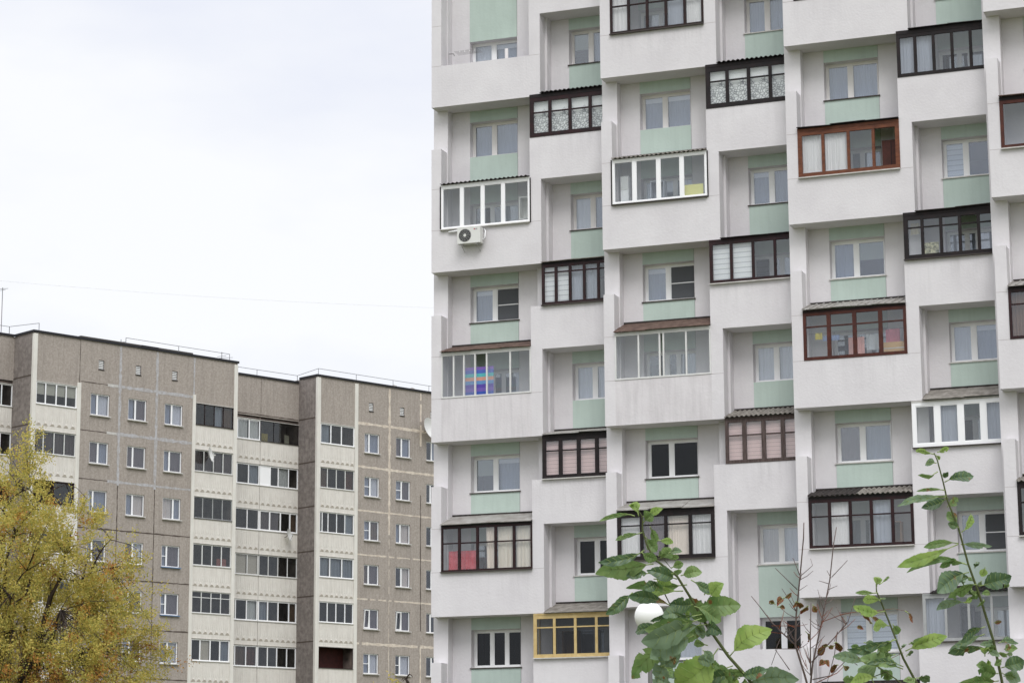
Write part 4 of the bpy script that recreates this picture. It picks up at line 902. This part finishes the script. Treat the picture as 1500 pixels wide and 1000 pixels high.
def leaf(b, base, tip, wd, mt, face, seed, curl=.25, lobes=7, fold=.25):
    rnd = random.Random(seed); base = Vector(base); tip = Vector(tip); ax = tip - base; ln = ax.length; ax.normalize()
    side = ax.cross(face).normalized(); nrm = side.cross(ax).normalized(); n = 38; shp = rnd.uniform(.85, 1.35); bend = rnd.uniform(-.16, .16); rows = []; dr = rnd.choice((-1, 1)) * rnd.uniform(.4, 1) * curl
    mid = []; half = []; bite = 0; bites = []
    for k in range(n + 1):
        t = k / n; pet = .14
        if t < pet: hw = .012
        else:
            s_ = (t - pet) / (1 - pet); hw = max(0, math.sin(math.pi * s_ ** shp)) ** .75 if 0 < s_ < 1 else 0
            hw *= 1 + .045 * math.sin(s_ * lobes * 6.283 + seed) + .06 * math.sin(s_ * 9 + seed * 3) + .04 * (rnd.random() - .5) + .055 * (k % 2)
        c = base + ax * ln * t + nrm * ln * dr * (t * t - t) - cu * ln * .10 * t * t * t + nrm * ln * .03 * math.sin(t * 9 + seed) + side * ln * (.03 * math.sin(t * 4 + seed) + bend * (t * t - t) * 2)
        if t > .3 and rnd.random() < .02: bite = 3; bs_ = rnd.choice((-1, 1))
        if bite > 0: bites.append((k, bs_)); bite -= 1
        mid.append(c); half.append(max(.004, hw * wd / 2 / ln) * ln)
    for sgn in (-1, 1):
        r0, r1, r2 = [], [], []
        for k, c in enumerate(mid):
            h_ = half[k] * (.5 if (k, sgn) in bites else 1); w1_ = .012 * ln * math.sin(k * .7 + seed * 2 + sgn) 
            r0.append(c); r1.append(c + side * sgn * h_ * .5 + nrm * (fold * h_ * .5 + w1_ * .5)); r2.append(c + side * sgn * h_ + nrm * (fold * h_ * .7 + w1_))
        b.grid([r0, r1, r2] if sgn > 0 else [r2, r1, r0], mt)
    b.tube([c + nrm * -.0006 for c in mid[:34:5]], [.0014, .0012, .0010, .0009, .0007, .0006, .0004], VEIN, 4)
    for k in range(8, 32, 5):
        for sgn in (-1, 1):
            q = min(k + 4, 37); e_ = mid[q] + side * sgn * half[q] * .8 + nrm * (fold * half[q] * .62 + .0008); b.tube([mid[k] + nrm * .0004, mid[k + 2] + side * sgn * half[k + 2] * .42 + nrm * (fold * half[k + 2] * .42 + .0010), e_], [.0006, .0005, .0003], VEIN, 3)
def shoot(name, lab, cat, Z0, O_, s_, stem, leaves, stem_m=STEMG, r0=.006, seed=0, extra=None, group=None, more=()):
    """stem / leaves given on the picture's own axes at depth Z0; returned as a plant rooted in the ground"""
    T = lambda x, y, dz=0: at(O_[0] + x / s_, O_[1] + y / s_, Z0 + dz)
    rnd = random.Random(seed)
    foot = T(*stem[0]); foot = Vector((foot.x + .15, foot.y + .1, 0)); root = tag(empty(name, foot), lab, cat, group)
    b = MB(); pts = [foot - foot, (T(*stem[0]) - foot) * .5 + Vector((.05, 0, 0))] + [T(*p) - foot for p in stem]
    nn = len(pts); b.tube(pts, [r0 * .66 * (1 - k / nn) ** 1.0 + .0010 for k in range(nn)], stem_m, 7)
    for ex in (extra or []):
        q = [T(p[0], p[1], .02 * k) - foot for k, p in enumerate(ex[0])]; b.tube(q, [ex[1] * .62 * (1 - .65 * k / len(q)) for k in range(len(q))], ex[2] if len(ex) > 2 else stem_m, 5)
    b.build('stem', root, smooth=True)
    b = MB()
    for k, (x0, y0, x1, y1, wd, kind) in enumerate(list(leaves) + list(more)):
        dz0 = rnd.uniform(-.03, .03); dz1 = dz0 + rnd.uniform(-.05, .05)
        P0 = T(x0, y0, dz0) - foot; P1 = T(x1, y1, dz1) - foot; sc_ = Z0 / FPX / s_
        fc = (-cf + cu * rnd.uniform(-.4, .6) + cr * rnd.uniform(-.4, .4)).normalized()
        leaf(b, P0, P1, wd * sc_ * (1.08 if kind != 'r' else .8), {'g': LG1, 'd': LG2, 'b': LG3, 'u': LG4, 'r': LG5}[kind], fc, seed * 50 + k, curl=.55 if kind != 'r' else .7, fold=.42 if kind != 'r' else .9, lobes=rnd.choice((5, 6, 7)))
    b.build('foliage', root, smooth=True)
    return root
rl = random.Random(77)
def filler(n, x0, x1, y0, y1, size):
    o = []
    for _ in range(n):
        x, y = rl.uniform(x0, x1), rl.uniform(y0, y1); a = rl.uniform(0, 6.28); l = size * rl.uniform(.6, 1.3)
        o.append((x, y, x + l * math.cos(a), y + l * math.sin(a) * .7, l * rl.uniform(.4, .6), rl.choice('ggdub')))
    return o
def fine_twigs():
    o = []; ax = [((125, 800), (130, 640)), ((130, 640), (152, 440)), ((245, 760), (262, 680)), ((262, 680), (305, 460)), ((203, 940), (206, 620)), ((125, 800), (0, 680)), ((330, 760), (400, 680)), ((205, 960), (125, 800))]
    for k in range(44):
        (a, b_), (c, d) = ax[k % len(ax)]; t = rl.random(); x, y = a + (c - a) * t, b_ + (d - b_) * t; sg = rl.choice((-1, 1)); l = rl.uniform(35, 110); an = rl.uniform(.4, 1.3)
        p = [(x, y), (x + sg * l * .5 * math.cos(an), y - l * .5 * math.sin(an)), (x + sg * l * .9 * math.cos(an), y - l * math.sin(an) - 6)]
        o.append((p, .0017, LG5 if k % 3 == 0 else STEMB))
    return o
shoot('leafy_shoot', 'broad leafy green shoot in front of the white globe lamp', 'shrub', 5.2, (860, 720), 3.57,
 [(1090, 1250), (905, 1060), (830, 960), (740, 860), (620, 690), (555, 575), (470, 440), (350, 350), (310, 270), (290, 200), (290, 130), (262, 90)],
 [(270, 125, 235, 50, 45, 'b'), (285, 130, 398, 78, 36, 'b'), (250, 132, 60, 130, 24, 'g'), (292, 160, 345, 112, 62, 'g'), (262, 100, 215, 62, 26, 'b'), (290, 205, 150, 240, 28, 'g'), (305, 235, 362, 305, 55, 'g'), (330, 180, 355, 262, 40, 'g'),
  (370, 250, 452, 258, 32, 'b'), (300, 310, 58, 345, 52, 'd'), (345, 375, 45, 405, 100, 'g'), (330, 420, 205, 430, 52, 'd'), (385, 350, 440, 285, 62, 'g'), (420, 340, 480, 335, 30, 'g'), (440, 395, 505, 370, 40, 'g'), (490, 435, 600, 408, 62, 'g'),
  (470, 455, 310, 395, 66, 'd'), (520, 480, 205, 478, 56, 'g'), (500, 510, 290, 505, 55, 'b'), (545, 460, 648, 508, 52, 'd'), (450, 610, 215, 510, 66, 'd'), (240, 530, 98, 622, 58, 'd'), (560, 590, 430, 575, 80, 'd'), (580, 625, 802, 562, 105, 'g'),
  (560, 600, 700, 660, 90, 'g'), (600, 640, 330, 640, 44, 'd'), (600, 665, 300, 680, 88, 'g'), (620, 700, 285, 745, 125, 'u'), (640, 740, 480, 740, 84, 'g'), (620, 690, 708, 725, 60, 'd'), (560, 740, 330, 850, 120, 'u'), (430, 800, 235, 945, 105, 'g'),
  (470, 830, 345, 1000, 95, 'u'), (520, 800, 380, 880, 90, 'u'), (690, 820, 460, 985, 185, 'b'), (745, 860, 965, 685, 112, 'b'), (760, 900, 555, 1000, 95, 'g'), (800, 955, 600, 990, 66, 'd'), (800, 965, 945, 918, 62, 'd'), (820, 990, 1110, 960, 105, 'u'), (480, 560, 640, 620, 80, 'g'), (520, 650, 660, 620, 60, 'g'), (640, 900, 760, 1010, 90, 'g'), (500, 880, 540, 1010, 110, 'd')],
 seed=1, r0=.006, more=filler(18, 340, 660, 520, 990, 105) + filler(10, 280, 470, 280, 500, 80) + filler(6, 700, 900, 880, 1000, 80), extra=[([(350, 350), (400, 350), (440, 400)], .002), ([(400, 520), (440, 600), (520, 640)], .0025), ([(690, 820), (740, 840)], .002), ([(250, 700), (480, 640)], .0001)])
shoot('tall_shoot', 'tallest green shoot with few eaten leaves at the lower right', 'shrub', 5.6, (1130, 560), 4.054,
 [(1460, 2200), (1400, 1950), (1365, 1750), (1320, 1535), (1232, 1250), (1170, 1080), (1110, 860), (1045, 700), (1020, 590), (985, 460), (965, 418)],
 [(970, 425, 858, 388, 30, 'b'), (985, 412, 1055, 380, 30, 'b'), (980, 480, 912, 478, 52, 'd'), (975, 430, 1000, 455, 20, 'b'), (990, 530, 868, 535, 24, 'g'), (1030, 592, 1200, 535, 66, 'd'), (1032, 565, 1052, 515, 30, 'd'), (1032, 640, 860, 624, 20, 'g'),
  (1050, 690, 888, 722, 60, 'd'), (1040, 682, 745, 700, 46, 'u'), (1050, 685, 940, 668, 12, 'g'), (1050, 740, 1105, 672, 55, 'g'), (1110, 850, 1045, 755, 55, 'g'), (1115, 862, 1048, 822, 44, 'd'), (1125, 885, 1185, 762, 44, 'b'),
  (1110, 960, 905, 955, 46, 'g'), (1110, 962, 750, 1065, 62, 'b'), (1130, 965, 1310, 945, 36, 'u'), (1150, 1060, 800, 1098, 42, 'g'), (1160, 1080, 1000, 1075, 50, 'g'), (1175, 1130, 980, 1220, 115, 'd'), (1200, 1165, 1010, 1150, 70, 'd'), (1220, 1200, 1050, 1265, 66, 'g'), (1230, 1210, 1425, 1120, 95, 'd'), (1225, 1225, 1190, 1275, 50, 'g'),
  (1180, 1300, 975, 1325, 48, 'u'), (1270, 1450, 1120, 1520, 55, 'd'), (1270, 1500, 1050, 1560, 42, 'u'), (1300, 1590, 1045, 1585, 56, 'd'), (1350, 1545, 1465, 1528, 42, 'd'), (1365, 1695, 1500, 1630, 90, 'd'), (1350, 1725, 1225, 1690, 90, 'g'), (1350, 1770, 1090, 1755, 70, 'g'), (1370, 1720, 1480, 1760, 80, 'u')],
 seed=2, r0=.0055, more=filler(12, 1080, 1400, 1080, 1300, 60) + filler(12, 1240, 1480, 1480, 1780, 75))
shoot('low_shoot', 'short green shoot right of the bare reddish twigs', 'shrub', 5.4, (1130, 720), 3.57,
 [(840, 1180), (760, 1000), (690, 870), (640, 740), (580, 590), (550, 520), (548, 480)],
 [(555, 525, 438, 515, 22, 'g'), (550, 495, 562, 440, 42, 'b'), (560, 480, 615, 433, 14, 'g'), (572, 575, 475, 555, 46, 'b'), (595, 622, 428, 580, 50, 'b'), (570, 560, 595, 545, 18, 'd'), (625, 695, 535, 700, 60, 'b'), (635, 690, 665, 735, 45, 'g'), (650, 775, 398, 790, 50, 'd'), (640, 770, 560, 810, 60, 'g'),
  (700, 830, 918, 725, 64, 'b'), (720, 800, 820, 740, 50, 'g'), (690, 915, 455, 855, 84, 'g'), (690, 910, 500, 880, 34, 'd'), (550, 975, 412, 975, 52, 'b'), (760, 975, 690, 970, 46, 'g'), (765, 975, 832, 980, 44, 'd'), (500, 890, 318, 850, 54, 'u'), (560, 930, 630, 960, 60, 'g'), (540, 1000, 470, 900, 90, 'g')],
 seed=3, r0=.0045, more=filler(14, 440, 720, 780, 1000, 75), extra=[([(760, 1060), (600, 940), (500, 880), (380, 880)], .003), ([(600, 940), (420, 1010)], .002)])
shoot('bare_shrub', 'bare shrub with grey red twigs and withered brown leaves', 'shrub', 5.9, (1130, 720), 3.57,
 [(260, 1400), (200, 1050), (175, 960), (125, 800), (130, 640), (150, 440), (168, 240), (170, 160)],
 [(60, 560, 28, 590, 40, 'r'), (62, 555, 105, 522, 30, 'r'), (20, 590, -10, 565, 34, 'r'), (130, 570, 150, 600, 34, 'r'), (130, 575, 112, 600, 24, 'r'), (190, 600, 155, 628, 40, 'r'), (215, 590, 238, 625, 38, 'r'), (180, 730, 185, 775, 36, 'r'), (290, 800, 240, 845, 46, 'r'), (300, 810, 262, 800, 30, 'r'), (330, 790, 362, 830, 46, 'r'), (330, 800, 300, 815, 30, 'r'), (270, 880, 250, 905, 40, 'r'), (285, 880, 302, 912, 34, 'r'), (350, 905, 310, 935, 30, 'r'), (375, 905, 395, 930, 34, 'r'),
  (700, 620, 735, 672, 26, 'r'), (470, 645, 520, 665, 26, 'r'), (520, 650, 570, 672, 30, 'r'), (460, 625, 490, 622, 14, 'r'), (455, 700, 482, 715, 28, 'r'), (1165, 680, 1205, 672, 26, 'r'), (530, 690, 512, 670, 22, 'r'), (30, 600, 70, 600, 26, 'r')],
 stem_m=STEMB, seed=4, r0=.0042, extra=fine_twigs() + [
  ([(200, 1050), (215, 900), (245, 760), (260, 690), (305, 460), (325, 270), (340, 185)], .0042), ([(205, 960), (203, 760), (207, 580)], .003), ([(125, 800), (60, 740), (0, 680), (-60, 600), (-105, 545)], .0032),
  ([(150, 440), (115, 350), (108, 348)], .0018), ([(135, 510), (20, 398)], .0020), ([(152, 440), (215, 385), (205, 350)], .0016), ([(145, 515), (188, 487)], .0014), ([(128, 620), (55, 505)], .0018), ([(300, 480), (250, 465)], .0016), ([(298, 510), (345, 490)], .0016), ([(312, 450), (290, 410)], .0015), ([(315, 445), (398, 358)], .0018),
  ([(262, 680), (370, 640), (450, 625), (560, 620), (640, 610), (715, 625)], .0016, LG5), ([(210, 890), (330, 760), (400, 680), (440, 550)], .0028), ([(215, 980), (310, 960), (400, 870), (450, 905)], .0026), ([(230, 1000), (345, 945), (380, 910)], .002, LG5), ([(0, 700), (150, 700), (190, 690)], .0014, LG5), ([(125, 820), (30, 820), (0, 905)], .002), ([(20, 830), (45, 770)], .0014), ([(60, 740), (-30, 730), (-60, 760)], .0013, LG5),
  ([(95, 930), (25, 830)], .002), ([(200, 880), (185, 800)], .0014), ([(330, 780), (345, 730)], .0014, LG5), ([(240, 820), (265, 770)], .0013, LG5), ([(400, 1000), (560, 900), (690, 840)], .0016, LG5), ([(345, 730), (330, 850), (290, 1000)], .002)])
